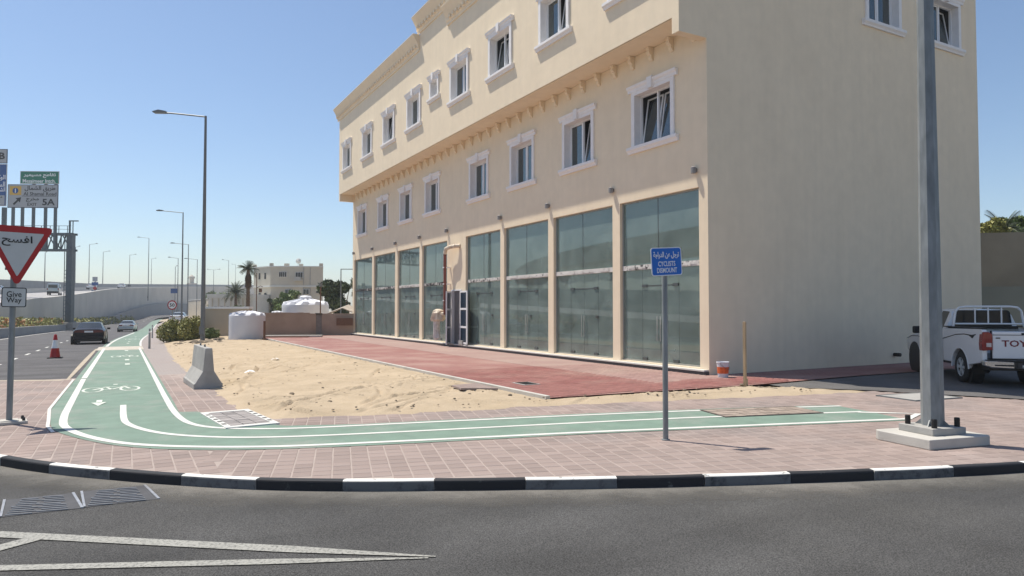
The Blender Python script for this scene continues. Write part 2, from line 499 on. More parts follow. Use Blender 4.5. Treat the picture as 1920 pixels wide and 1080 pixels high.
# ------------------------------------------------------------------ lettering
FORMS = {'ا': 'ﺍﺎ', 'ب': 'ﺏﺐﺑﺒ', 'ت': 'ﺕﺖﺗﺘ', 'ج': 'ﺝﺞﺟﺠ', 'ح': 'ﺡﺢﺣﺤ', 'خ': 'ﺥﺦﺧﺨ', 'د': 'ﺩﺪ', 'ر': 'ﺭﺮ', 'س': 'ﺱﺲﺳﺴ',
         'ش': 'ﺵﺶﺷﺸ', 'ط': 'ﻁﻂﻃﻄ', 'ع': 'ﻉﻊﻋﻌ', 'ف': 'ﻑﻒﻓﻔ', 'ق': 'ﻕﻖﻗﻘ', 'ك': 'ﻙﻚﻛﻜ', 'ل': 'ﻝﻞﻟﻠ', 'م': 'ﻡﻢﻣﻤ', 'ن': 'ﻥﻦﻧﻨ',
         'و': 'ﻭﻮ', 'ة': 'ﺓﺔ', 'ي': 'ﻱﻲﻳﻴ'}


def arabic(s):
    out = []
    for wd in s.split(' '):
        r = ''
        for i, c in enumerate(wd):
            f = FORMS[c]
            pj = i > 0 and len(FORMS[wd[i - 1]]) == 4
            nj = i < len(wd) - 1 and len(f) == 4
            r += f[3] if pj and nj else f[1] if pj else f[2] if nj else f[0]
        out.append(r)
    return ' '.join(out)[::-1]


def text(body, mat_, parent, cx, cz, height=None, width=None, y=-.006, bold=.0, name='lettering', rot=None, thick=.002, loc=None):
    c = bpy.data.curves.new(name, 'FONT')
    c.body = body; c.extrude = thick; c.offset = bold; c.resolution_u = 2
    o = bpy.data.objects.new('tmp', c)
    me = bpy.data.meshes.new_from_object(o)
    bpy.data.objects.remove(o)
    xs = [v.co.x for v in me.vertices]; ys = [v.co.y for v in me.vertices]
    wx, hy = max(xs) - min(xs), max(ys) - min(ys)
    sx = sy = 1
    if height: sy = height / hy
    if width: sx = width / wx
    if not height: sy = sx
    if not width: sx = sy
    ox, oy = (max(xs) + min(xs)) / 2, (max(ys) + min(ys)) / 2
    for v in me.vertices:
        x, yy, z = (v.co.x - ox) * sx, (v.co.y - oy) * sy, v.co.z
        v.co = (cx + x, y - z, cz + yy) if rot is None else rot @ Vector((x, yy, z))
    me.name = name
    me.materials.clear(); me.materials.append(mat_)
    return ob(name, me, None, parent, loc=loc)


# ------------------------------------------------------------------ ribbons and sheets on the ground
def resample(pts, step):
    out = [Vector(pts[0])]
    for a, b in zip(pts, pts[1:]):
        a, b = Vector(a), Vector(b)
        n = max(1, int((b - a).length / step))
        for i in range(1, n + 1):
            out.append(a + (b - a) * i / n)
    return out


def chaikin(pts, it=2):
    for _ in range(it):
        q = [pts[0]]
        for a, b in zip(pts, pts[1:]):
            a, b = Vector(a), Vector(b)
            q += [tuple(a * .75 + b * .25), tuple(a * .25 + b * .75)]
        q.append(pts[-1]); pts = q
    return pts


def ribbon(mb, pts, width, dz, step=1.0, flat=None):
    P = resample(pts, step)
    vs, fs = [], []
    for i, p in enumerate(P):
        a = P[max(0, i - 1)]; b = P[min(len(P) - 1, i + 1)]
        t = (b - a).normalized(); n = Vector((-t.y, t.x))
        wd = width(i / (len(P) - 1)) if callable(width) else width
        for s in (-1, 1):
            q = p + n * (s * wd / 2)
            z = flat if flat is not None else gz(q.x, q.y)
            vs.append((q.x, q.y, z + dz))
        if i: fs.append((2 * i - 2, 2 * i - 1, 2 * i + 1, 2 * i))
    return mb.add(vs, fs)


def up(mb, name, mat_, parent=None, kind=None, smooth=False):
    """sheet whose faces all look up"""
    me = mb.mesh(name)
    bm = bmesh.new(); bm.from_mesh(me)
    bm.normal_update()
    for f in bm.faces:
        if f.normal.z < 0: f.normal_flip()
    bm.to_mesh(me); bm.free()
    o = ob(name, me, mat_, parent)
    if kind: o['kind'] = kind
    return o


def polysheet(mb, poly, z):
    tri = tessellate_polygon([[Vector((x, y, 0)) for x, y in poly]])
    return mb.add([(x, y, z) for x, y in poly], [tuple(t) for t in tri])


def inside(p, poly):
    x, y = p; r = False
    for (x0, y0), (x1, y1) in zip(poly, poly[1:] + poly[:1]):
        if (y0 > y) != (y1 > y) and x < (x1 - x0) * (y - y0) / (y1 - y0) + x0: r = not r
    return r


def segdist(p, poly, closed=True):
    P = Vector(p); d = 1e9
    for a, b in zip(poly, poly[1:] + (poly[:1] if closed else [])):
        a, b = Vector(a), Vector(b); ab = b - a
        t = max(0, min(1, (P - a).dot(ab) / max(ab.length_squared, 1e-9)))
        d = min(d, (P - a - ab * t).length)
    return d


def sr(y):   # how far the right road edge swings to the right with distance
    return .00095 * (min(max(y, 41), 69) - 41) ** 2 + .053 * max(0, y - 69) + .0006 * max(0, y - 110) ** 2


def slf(y):  # the left edge
    return .0006 * max(0, y - 60) ** 2


# ================================================================== GROUND
def terrain():
    mb = MB()
    xs = [-1200, -800, -400, -200, -100, -60, -40, -30, -20, -14, -10, -7, -4, -2, 0, 1.5, 2.5, 3.5, 4.5, 5.5, 6.5, 10, 14, 20, 30, 45, 70, 120, 250, 600, 1200]
    ys = [-1200, -400, -100, -40, -15, 0, 15, 20, 30, 40, 50, 65, 80, 100, 125, 160, 220, 300, 420, 600, 850, 1200]
    vs = [(x, y, gz(x, y) - .45) for y in ys for x in xs]
    n = len(xs)
    fs = [(j * n + i, j * n + i + 1, (j + 1) * n + i + 1, (j + 1) * n + i) for j in range(len(ys) - 1) for i in range(n - 1)]
    mb.add(vs, fs)
    return up(mb, 'ground', M_ground, kind='structure')


terrain()

KERB = [(-4.6, 15.6), (-3.9, 14.35), (-3.2, 13.2), (-2.5, 12.15), (-1.9, 11.28), (-1.29, 10.46), (-.74, 9.70), (-.12, 9.02), (.56, 8.35), (1.24, 7.77), (2.02, 7.26),
        (2.87, 6.81), (3.73, 6.38), (4.61, 5.95), (5.49, 5.56), (6.40, 5.19), (7.33, 4.83), (8.28, 4.49), (9.22, 4.20), (10.16, 3.92), (11.1, 3.66), (12.05, 3.42), (13.0, 3.2),
        (13.95, 2.99), (14.9, 2.79), (15.85, 2.6), (16.8, 2.42), (17.75, 2.25)]
# near road
mb = MB()
polysheet(mb, [(-40, -25), (60, -25), (60, -6), (17.8, 2.35)] + [(x, y + .1) for x, y in reversed(KERB[:-1])] + [(-5.2, 17), (-12, 17), (-40, 17)], -.108)
road = up(mb, 'road', M_asphalt, kind='structure')
# drift of dust along the kerb, thinning out towards the carriageway
def gutter():
    P = resample(chaikin(KERB, 2), .35)
    vs, fs, uv = [], [], []
    K = 4
    for i, p in enumerate(P):
        t = (P[min(i + 1, len(P) - 1)] - P[max(0, i - 1)]).normalized(); n = Vector((t.y, -t.x))
        for k in range(K + 1):
            q = p + n * (-.02 + .85 * k / K)
            vs.append((q.x, q.y, -.1042)); uv.append((i, k / K))
        if i:
            for k in range(K):
                a_ = (K + 1) * (i - 1) + k; fs.append((a_, a_ + 1, a_ + K + 2, a_ + K + 1))
    me = bpy.data.meshes.new('gutter_dust'); me.from_pydata(vs, [], fs)
    ul = me.uv_layers.new(name='UVMap')
    for lp in me.loops: ul.data[lp.index].uv = uv[lp.vertex_index]
    m = mat_asphalt('gutter_dust', (.14, .134, .122), (.20, .185, .165), .8, .6)
    N, L, b_ = nodes_of(m)
    tc = N.new('ShaderNodeTexCoord'); sx = N.new('ShaderNodeSeparateXYZ'); L.new(tc.outputs['UV'], sx.inputs[0])
    nz = N.new('ShaderNodeTexNoise'); nz.inputs['Scale'].default_value = 2.2; nz.inputs['Detail'].default_value = 9; nz.inputs['Roughness'].default_value = .7; L.new(tc.outputs['Object'], nz.inputs['Vector'])
    ad = N.new('ShaderNodeMath'); ad.operation = 'ADD'; L.new(sx.outputs['Y'], ad.inputs[0]); L.new(nz.outputs['Fac'], ad.inputs[1])
    mr = N.new('ShaderNodeMapRange'); mr.inputs[1].default_value = .60; mr.inputs[2].default_value = 1.30; mr.inputs[3].default_value = 1; mr.inputs[4].default_value = 0
    L.new(ad.outputs[0], mr.inputs[0]); L.new(mr.outputs[0], b_.inputs['Alpha'])
    me.materials.append(m)
    o = bpy.data.objects.new('gutter_dust', me); COL.objects.link(o); o['kind'] = 'structure'
    for p in me.polygons:
        if p.normal.z < 0: p.flip()


gutter()
# far road (left)
mb = MB()
ysr = [21.6 + i * 2.0 for i in range(20)] + [62 + i * 4 for i in range(85)]
vs, fs = [], []
for i, y in enumerate(ysr):
    xl, xr = -9.25 + slf(y), -1.02 + sr(y)
    if i == 0: row = [(xl, 24.8), ((xl + xr) / 2, 23.3), (xr, 21.85)]
    else: row = [(xl + (xr - xl) * k / 2, y + (3.2 * (1 - k / 2) if y < 26 else 0)) for k in range(3)]
    for x, yy in row: vs.append((x, yy, gz(x, yy) - .012))
    if i:
        a = 3 * (i - 1); b = 3 * i
        fs += [(a, a + 1, b + 1, b), (a + 1, a + 2, b + 2, b + 1)]
mb.add(vs, fs)
up(mb, 'road', M_asphalt_far, kind='structure')

# pavement bed
mb = MB()
BACK = [(15.9, 6.6), (14.35, 9.5)]
polysheet(mb, [(x, y + .02) for x, y in KERB] + [(17.6, 3.0)] + BACK + [(10.3, 10.9), (2.6, 12.9), (2.6, 15), (-6.4, 15)], -.0045)
vs, fs = [], []
ysr = [15 + i * 1.5 for i in range(6)]
for i, y in enumerate(ysr):
    for x in (-6.4, -4, -1.6, -.5, .8, 2.6):
        vs.append((x, y, gz(x, y) - .0045 - (.012 if x < -5 else 0)))
    if i: fs += [(6 * (i - 1) + k, 6 * (i - 1) + k + 1, 6 * i + k + 1, 6 * i + k) for k in range(5)]
mb.add(vs, fs)
pavement = up(mb, 'pavement', M_bed, kind='structure')
mb = MB()
vs, fs = [], []
for i, y in enumerate([22.0 + 2 * i for i in range(50)]):
    for x in (.3 + sr(y), 1.2 + sr(y), 2.4 + sr(y)): vs.append((x, y, gz(x, y) - .008))
    if i: fs += [(3 * (i - 1) + k, 3 * (i - 1) + k + 1, 3 * i + k + 1, 3 * i + k) for k in range(2)]
mb.add(vs, fs)
up(mb, 'footpath', M_farpave, kind='structure')

# green cycle lane
OUT_N = [(-1.12, 15.0), (-1.02, 13.6), (-.97, 12.85), (-.86, 12.25), (-.55, 11.45), (-.15, 10.7), (.28, 10.17), (.86, 9.74), (1.57, 9.38), (2.3, 9.12), (3.35, 8.84), (4.78, 8.50), (6.10, 8.20), (7.72, 7.72), (11.13, 6.72)]
IN_N = [(11.64, 8.46), (9.84, 9.08), (7.16, 9.83), (4.42, 10.46), (3.3, 10.68), (2.2, 11.1), (1.62, 12.05), (1.15, 13.4), (.86, 13.5), (.87, 15.0)]
mb = MB()
polysheet(mb, chaikin(OUT_N, 1) + [(11.45, 7.6)] + IN_N, .004)
vs, fs = [], []
for i, y in enumerate([15 + 1.5 * i for i in range(30)] + [60 + 3 * i for i in range(30)]):
    for x in (-1.12 + sr(y), -.1 + sr(y), .87 + sr(y)): vs.append((x, y, gz(x, y) + .004))
    if i: fs += [(3 * (i - 1) + k, 3 * (i - 1) + k + 1, 3 * i + k + 1, 3 * i + k) for k in range(2)]
mb.add(vs, fs)
lane = up(mb, 'cycle_lane', M_lane, kind='structure')
far = lambda off, y0, y1: [(off + sr(y), y) for y in [y0 + i * (y1 - y0) / 60 for i in range(61)]]
mb = MB()
WL = [(-.86, 14.1), (-.83, 13.2), (-.77, 12.6), (-.52, 11.72), (-.14, 10.93), (.24, 10.44), (.86, 9.95), (1.57, 9.56), (2.1, 9.36), (3.35, 9.03), (4.78, 8.66), (6.10, 8.33), (7.72, 7.85), (11.3, 6.80)]
ribbon(mb, [(-.93, 22)] + chaikin(WL, 2), .115, .008, .4)
ribbon(mb, list(reversed(far(-.93, 22.3, 44))), .13, .008)
ribbon(mb, list(reversed(far(-.9, 47, 120))), .15, .008)
CL = [(.01, 14.97), (.01, 13.2), (.06, 12.45), (.33, 11.6), (.69, 11.0), (1.3, 10.45), (2.13, 10.07), (3.62, 9.70), (6.40, 9.10), (8.49, 8.58), (11.32, 7.68)]
ribbon(mb, chaikin(CL, 2), .10, .008, .4)
RL = [(.76, 16.5), (.77, 14), (.83, 12.7), (.93, 12.0), (1.15, 11.5), (1.6, 11.1), (2.28, 10.77), (3.0, 10.6), (4.42, 10.30), (7.16, 9.67), (9.84, 8.92), (11.64, 8.32)]
ribbon(mb, list(reversed(far(.76, 16.55, 44))) + chaikin(RL, 2)[1:], .10, .008, .4)
ribbon(mb, list(reversed(far(.85, 47, 120))), .12, .008)
ribbon(mb, [(11.2, 7.68), (11.95, 7.05), (11.25, 6.82)], .12, .0085, .4)
# pale outline beside the lane
ribbon(mb, [(-1.16, 22), (-1.15, 15), (-1.05, 13.6), (-1.0, 12.8), (-.88, 12.15)], .05, .009, .5)
up(mb, 'lane_line', M_lanewhite, kind='structure')


def bike_symbol(cx, cy, su, sv, z=.0085):
    b = MB()
    def T(pts): return [(cx + u * su, cy + v * sv) for u, v in pts]
    for c in (-.33, .33):
        ribbon(b, T([(c + .17 * math.cos(t), -.12 + .30 * math.sin(t)) for t in [2 * math.pi * i / 16 for i in range(17)]]), .055, z, .3)
    for a, c in (((-.33, -.12), (-.1, .18)), ((-.1, .18), (.22, .2)), ((.22, .2), (.33, -.12)), ((-.1, .18), (0, -.15)), ((0, -.15), (.22, .2)), ((-.33, -.12), (0, -.15)), ((.2, .3), (.3, .34)), ((-.16, .25), (-.04, .25))):
        ribbon(b, T([a, c]), .06, z + .0006, .3)
    ribbon(b, T([(.02, .56), (.1, .56)]), .2, z, .3)
    return b


mb = bike_symbol(-.23, 18.7, 1.12, 1.9)
for v, f in ((bike_symbol(.05, 34.6, 1.0, 2.3), 0), (bike_symbol(.6, 63, 1.0, 2.5), 0)):
    mb.add(v.v, v.f)
mb.add([(-.45, 16.0, .0085), (-.35, 16.0, .0085), (-.35, 15.55, .0085), (-.45, 15.55, .0085), (-.53, 15.6, .0085), (-.27, 15.6, .0085), (-.4, 15.05, .0085)], [(0, 1, 2, 3), (4, 5, 6)])
for yy in (28, 31, 40, 52, 56, 70):
    mb.add([(.05 + sr(yy), yy, gz(0, yy) + .009), (.2 + sr(yy), yy, gz(0, yy) + .009), (.2 + sr(yy), yy + .8, gz(0, yy + .8) + .009), (.05 + sr(yy), yy + .8, gz(0, yy + .8) + .009)], [(0, 1, 2, 3)])
M_symbol = mat_worn('faded_symbol_paint', (.58, .62, .55), (.2, .32, .24), .45, .12, 6)
up(mb, 'cycle_symbol', M_symbol, kind='structure')
# sandy wash bands across the lane
mb = MB()
for y0, y1, z in ((41.6, 46.6, .0065),):
    vs = []
    for y in (y0, y1):
        for x in (-1.25, .95): vs.append((x, y, gz(x, y) + z))
    mb.add(vs, [(0, 1, 3, 2)])
M_dustpave = mat('dusty_paving', (.46, .42, .36), .95, .12, 2)
up(mb, 'lane_crossing', M_dustpave, kind='structure')
mb = MB()
ribbon(mb, far(-1.3, 22, 44), lambda t: .07 + .18 * t * (1 - t) * 2, .0, 1)
ribbon(mb, [(-3.4, 23.0), (-2.2, 22.45), (-1.4, 22.0)], .32, .0, .6)
up(mb, 'sand_drift', mat('pale_dust', (.40, .345, .27), .95, .15, 4, .3, 40), kind='structure')
# road lines on the far road
mb = MB()
ribbon(mb, [(-8.75 + slf(y), y) for y in range(30, 320, 4)], .16, .0, 4)
y = 25.0
while y < 200:
    xm = -3.9 + (slf(y) + sr(y)) / 2
    ribbon(mb, [(xm, y), (xm, y + 1.6)], .12, .0, 1)
    y += 4.5
up(mb, 'road_marking', M_lanewhite, kind='structure')
# give way triangle and hatch on the near road
mb = MB()
ribbon(mb, [(2.12, 5.0), (-.87, 7.27), (-3.6, 9.35)], lambda t: .02 + .125 * min(1, t * 6), 0, .12, flat=-.1002)
ribbon(mb, [(2.06, 5.0), (-.74, 6.33), (-4.2, 7.98)], lambda t: .02 + .09 * min(1, t * 6), 0, .12, flat=-.1004)
ribbon(mb, [(-.62, 7.02), (-1.25, 6.62)], .16, 0, .5, flat=-.1007)
up(mb, 'road_marking', M_linewhite, kind='structure')

# --- sand lot
SAND = [(2.35, 52), (1.95, 40), (1.72, 28.3), (1.78, 18.7), (1.84, 13.4), (2.2, 11.95), (4.27, 11.45), (6.65, 11.1), (10.3, 10.3), (14.3, 9.45), (13.4, 10.8), (12.7, 11.42), (9.8, 11.62), (7.34, 11.80), (7.40, 17.4), (7.42, 30), (7.42, 52)]


_rr = random.Random(3)
RUTS = [(9.5, 8.0, 7.0), (9.5, 8.0, 8.5), (-3.0, 26.0, 7.6), (-3.0, 26.0, 9.0), (12, 30, 8.2), (12, 30, 9.7)]
for _k in range(34):
    _t = _rr.uniform(0, 6.28); _r = _rr.uniform(3, 12); _x, _y = _rr.uniform(2.4, 7), _rr.uniform(12.5, 34)
    RUTS.append((_x + _r * math.cos(_t), _y + _r * math.sin(_t), _r))


def sand_height(x, y):
    h = noise.noise(Vector((x * .9, y * .6, 0))) * .022 + noise.noise(Vector((x * 3.1, y * 2.4, 4))) * .016 + noise.noise(Vector((x * 9, y * 6, 9))) * .014 + noise.noise(Vector((x * 21, y * 14, 5))) * .008
    # wheel ruts curving over the lot
    for k, (cx, cy, r) in enumerate(RUTS):
        d = math.hypot(x - cx, y - cy) - r
        if abs(d) < .25: h += (-.052 * math.exp(-(d / .05) ** 2) + .028 * math.exp(-((abs(d) - .10) / .05) ** 2)) * max(0, .35 + noise.noise(Vector((x * .8, y * .8, k * 3.3))) * 1.6)
    return h


mb = MB()
nx, ys = 100, []
y = 9.2
while y < 52:
    ys.append(y); y += .05 + max(0, y - 14) * .006
xs_ = [1.4 + i * .05 for i in range(265)]
idx = {}
vs, fs = [], []
val = {}
for j, y in enumerate(ys):
    for i, x in enumerate(xs_):
        if x > 7.8 and y > 12: continue
        d = segdist((x, y), SAND)
        if not inside((x, y), SAND): d = -d
        if d < -.2: continue
        e = min(.07, max(-.03, d * .11)) + noise.noise(Vector((x * 2.2, y * 2.2, 2))) * .02 * (1 if d < .5 else .5)
        idx[(i, j)] = len(vs)
        vs.append((x, y, gz(x, y) + e + sand_height(x, y) * sstep(-.05, .5, d)))
for (i, j) in idx:
    q = [(i, j), (i + 1, j), (i + 1, j + 1), (i, j + 1)]
    if all(k in idx for k in q): fs.append(tuple(idx[k] for k in q))
mb.add(vs, fs)
o = up(mb, 'sand', M_sand, kind='structure')
o.data.polygons.foreach_set('use_smooth', [True] * len(o.data.polygons))
# stones and bits scattered on the sand
mb = MB()
for _ in range(1500):
    x, y = random.uniform(1.9, 13), 9.8 + random.random() ** 1.6 * 34
    if not inside((x, y), SAND) or segdist((x, y), SAND) < .15: continue
    r = random.uniform(.010, .032) * (1 + (random.random() < .06))
    mb.lathe([(r * .6, 0), (r, r * .4), (r * .5, r * .8)], (x, y, gz(x, y) + .055 + sand_height(x, y)), 5)
tag(ob('pebbles', mb, M_stone), 'small stones scattered over the sandy lot', 'pebbles', kind='stuff')
# distant verge of sand by the shrubs and beyond
mb = MB()
polysheet(mb, [(2.6, 50.5), (5.2, 54.0), (5.2, 60), (9, 95), (12, 130), (7.5, 130), (4.2, 95), (2.6, 66)], 0)
mb.v = [(x, y, gz(x, y) + .0 - .02) for x, y, z in mb.v]
up(mb, 'sandy_verge', M_sand, kind='structure')

# --- red block paving in front of the shops and along the side wall
mb = MB()
polysheet(mb, [(7.46, 11.84), (12.6, 11.52), (17.2, 11.75), (27.6, 11.6), (27.6, 13.76), (13.84, 13.76), (13.84, 48.6), (7.46, 48.6)], .026)
red = up(mb, 'red_paving', M_redbrick, kind='structure')
mb = MB()
mb.box(11.15, 14.0, .02, 11.42, 46, .0315)
mb.box(11.42, 13.2, .02, 13.62, 46.5, .0295)
M_pinkdust = mat_brick('dusty_pink_paving', (0.306, 0.198, 0.176), (0.279, 0.176, 0.158), (0.342, 0.243, 0.211), .21, .105, .008, dust=(0.378, 0.284, 0.239), damt=.6)
ob('paving_strip', mb, M_pinkdust)['kind'] = 'structure'
mb = MB()
mb.box(7.36, 11.78, -.05, 7.46, 48.2, .075)
ob('edging_kerb', mb, M_concrete_pale, bevel=.008)['kind'] = 'structure'
# grey lot on the right
mb = MB()
polysheet(mb, [(14.45, 9.5), (15.95, 6.6), (17.75, 2.9), (45, -6), (70, -6), (70, 60), (27.55, 60), (27.55, 11.6), (17.2, 11.7), (13.4, 11.45), (13.3, 10.9)], .012)
up(mb, 'parking_lot', M_lot, kind='structure')

# the bricks one can still tell apart, laid in a running bond; farther off the material takes over
M_brick1 = mat('red_brick', (.245, .105, .094), .88, .12, 2.0, .3, 80, spec=.2, tint=(.34, .215, .18), tscale=.6, tamt=.75, isl=.12)
M_brick2 = mat('dusty_brick', (.315, .20, .178), .9, .12, 2.0, .3, 80, spec=.2, tint=(.38, .28, .235), tscale=.6, tamt=.8, isl=.10)


def brick_mesh(w, d):
    b = MB(); c = .005; h = .05
    b.add([(-w / 2, -d / 2, -h), (w / 2, -d / 2, -h), (w / 2, d / 2, -h), (-w / 2, d / 2, -h), (-w / 2, -d / 2, -c), (w / 2, -d / 2, -c), (w / 2, d / 2, -c), (-w / 2, d / 2, -c),
           (-w / 2 + c, -d / 2 + c, 0), (w / 2 - c, -d / 2 + c, 0), (w / 2 - c, d / 2 - c, 0), (-w / 2 + c, d / 2 - c, 0)],
          [(0, 1, 5, 4), (1, 2, 6, 5), (2, 3, 7, 6), (3, 0, 4, 7), (4, 5, 9, 8), (5, 6, 10, 9), (6, 7, 11, 10), (7, 4, 8, 11), (8, 9, 10, 11)])
    return b


REDZ = [(7.5, 11.88), (12.6, 11.57), (14.6, 11.66), (14.6, 13.6), (13.6, 13.6), (13.6, 18.5), (7.5, 18.5)]
bs = []
for j in range(70):
    for i in range(36):
        x, y = 7.57 + i * .212 + (.106 if j % 2 else 0), 11.6 + j * .107
        if inside((x, y), REDZ) and segdist((x, y), REDZ) > .06: bs.append((x, y))
bs.sort(key=lambda p: p[0] * F0.x + p[1] * F0.y)
bmes = []
for m_ in (M_brick1, M_brick2):
    me = brick_mesh(.205, .100).mesh('brick'); fixn(me); me.materials.append(m_); bmes.append(me)
bst = [MB(), MB()]; tplb = brick_mesh(.205, .100)
for k, (x, y) in enumerate(bs):
    t = 1 if x > 11.25 + .1 * noise.noise(Vector((y * 2, 0, 0))) and y > 13.0 + .3 * noise.noise(Vector((x, 2, 0))) else 0
    z = .0385 + random.uniform(-.003, .0)
    if k < 300:
        o = bpy.data.objects.new('brick', bmes[t]); COL.objects.link(o); o.parent = red; o.location = (x, y, z); o.rotation_euler = (random.uniform(-.01, .01), random.uniform(-.01, .01), random.uniform(-.01, .01))
    else:
        bst[t].m = Matrix.Translation((x, y, z)) @ Matrix.Rotation(random.uniform(-.01, .01), 4, 'Z') @ Matrix.Rotation(random.uniform(-.008, .008), 4, 'X')
        bst[t].add(tplb.v, tplb.f)
for b_, m_ in zip(bst, (M_brick1, M_brick2)):
    b_.m = None
    o = ob('brick_field', b_, m_, red, fix=False); o['kind'] = 'stuff'

# --- pavers
OUTER = [(x, y) for x, y in KERB] + [(17.6, 3.0)] + BACK + [(10.3, 10.42), (6.65, 11.2), (2.4, 12.0), (1.95, 13.4), (1.95, 22.3), (-1.2, 21.9), (-3.9, 23.3), (-6.2, 21)]
LANE_IN = [(x, y) for x, y in chaikin(OUT_N, 1)] + [(11.45, 7.6)] + IN_N + [(.87, 22), (-1.12, 22)]


def paver_mesh(w, d):
    b = MB(); c = .006; h = .045
    b.add([(-w / 2, -d / 2, -h), (w / 2, -d / 2, -h), (w / 2, d / 2, -h), (-w / 2, d / 2, -h),
           (-w / 2, -d / 2, -c), (w / 2, -d / 2, -c), (w / 2, d / 2, -c), (-w / 2, d / 2, -c),
           (-w / 2 + c, -d / 2 + c, 0), (w / 2 - c, -d / 2 + c, 0), (w / 2 - c, d / 2 - c, 0), (-w / 2 + c, d / 2 - c, 0)],
          [(0, 1, 5, 4), (1, 2, 6, 5), (2, 3, 7, 6), (3, 0, 4, 7), (4, 5, 9, 8), (5, 6, 10, 9), (6, 7, 11, 10), (7, 4, 8, 11), (8, 9, 10, 11)])
    return b


spots = []
W, D_ = .2135, .205
kerb_in = KERB


def try_paver(x, y, a):
    if not inside((x, y), OUTER): return
    if segdist((x, y), KERB, False) < .128: return
    if inside((x, y), LANE_IN) and segdist((x, y), LANE_IN) > .18: return
    spots.append((x, y, a))


for i in range(-60, 70):
    for j in range(-45, 120):
        x, y = i * W, 8.0 + j * D_ + (i % 2) * .0
        if x <= 1.04 or y > 11.9:
            try_paver(x, y, 0)
a = rad(-15.3); ca, sa = math.cos(a), math.sin(a)
for i in range(-24, 120):
    for j in range(-40, 50):
        u, v = i * W, j * D_
        x, y = .95 + .5 * W + u * ca - v * sa, 8.6 + u * sa + v * ca
        if y > 11.9 and x < 2.4: continue
        if x < .95 and y < 11.9: continue
        try_paver(x, y, a)
spots.sort(key=lambda s: (Vector((s[0], s[1])).length if abs(math.degrees(math.atan2(s[0], s[1])) - 29.2) < 38 else 99))
pm = paver_mesh(W - .013, D_ - .006).mesh('paver'); fixn(pm); pm.materials.append(M_paver)
stuff = MB(); tpl = paver_mesh(W - .013, D_ - .006)
for k, (x, y, a) in enumerate(spots):
    jz = random.uniform(-.0025, .0); ja = a + random.uniform(-.006, .006)
    tx, ty = random.uniform(-.006, .006), random.uniform(-.006, .006)
    z = gz(x, y) + jz
    if k < 300:
        o = bpy.data.objects.new('paver', pm); COL.objects.link(o); o.parent = pavement
        o.location = (x, y, z); o.rotation_euler = (tx, ty, ja)
    else:
        stuff.m = Matrix.Translation((x, y, z)) @ Matrix.Rotation(ja, 4, 'Z') @ Matrix.Rotation(tx, 4, 'X')
        stuff.add(tpl.v, tpl.f)
stuff.m = None
o = ob('paver_field', stuff, M_paver, pavement, fix=False); o['kind'] = 'stuff'

# --- painted kerb, stone by stone
mb = MB()
for (x0, y0), (x1, y1) in zip(KERB, KERB[1:]):
    t = (Vector((x1, y1)) - Vector((x0, y0))).normalized(); n = Vector((-t.y, t.x))
    q = [Vector((x0, y0)) + n * .02, Vector((x1, y1)) + n * .02, Vector((x1, y1)) + n * .10, Vector((x0, y0)) + n * .10]
    mb.add([(p.x, p.y, -.28) for p in q] + [(p.x, p.y, -.03) for p in q], [(0, 1, 5, 4), (1, 2, 6, 5), (2, 3, 7, 6), (3, 0, 4, 7), (4, 5, 6, 7)])
kerb = ob('kerb', mb, M_concrete); kerb['kind'] = 'structure'
for i, (A, B) in enumerate(zip(KERB, KERB[1:])):
    A, B = Vector(A), Vector(B)
    t = (B - A).normalized(); n = Vector((-t.y, t.x)); Ln = (B - A).length - .007
    b = MB()
    prof = [(0, -.26), (0, -.016), (.005, -.003), (.015, .005), (.088, .007), (.088, -.26)]
    vs = []
    nseg = 3
    for s in range(nseg + 1):
        p = A + t * (.0035 + Ln * s / nseg)
        # bow the stone outwards a little so that the curve stays smooth
        bow = -.012 * (1 - (2 * s / nseg - 1) ** 2)
        for dpt, z in prof:
            q = p + n * (dpt + bow)
            vs.append((q.x, q.y, z + random.uniform(-.0015, .0015)))
    P = len(prof)
    fs = [(s * P + k, s * P + k + 1, (s + 1) * P + k + 1, (s + 1) * P + k) for s in range(nseg) for k in range(P - 1)]
    fs += [tuple(range(P)), tuple(reversed(range(nseg * P, nseg * P + P)))]
    b.add(vs, fs)
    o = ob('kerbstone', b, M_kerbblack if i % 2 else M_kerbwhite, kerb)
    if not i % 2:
        o.data.materials.append(M_kerbshade)
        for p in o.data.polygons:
            if p.center.z < -.008 and len(p.vertices) == 4 and abs(p.normal.z) < .8: p.material_index = 1  # road-side faces take the darker white that stands in for shade

# ================================================================== THE SHOP BUILDING
XF, XO, Y0, Y1, XB = 13.8, 12.8, 13.78, 47.35, 27.42
SOF, FIN, TOP = 9.68, 9.23, 15.6
bld = thing('shop_building', 'long cream three-storey building with a row of glass shopfronts and an overhanging top floor', 'building', (0, 0, 0))


def wall_grid(mb, us, vs, holes, P):
    """rectangles of a wall with openings left out; P maps (u, v) to a point"""
    us = sorted(set(us + [h[0] for h in holes] + [h[1] for h in holes])); vs = sorted(set(vs + [h[2] for h in holes] + [h[3] for h in holes]))
    for u0, u1 in zip(us, us[1:]):
        for v0, v1 in zip(vs, vs[1:]):
            cu, cv = (u0 + u1) / 2, (v0 + v1) / 2
            if any(h[0] < cu < h[1] and h[2] < cv < h[3] for h in holes): continue
            mb.quad(P(u0, v0), P(u1, v0), P(u1, v1), P(u0, v1))


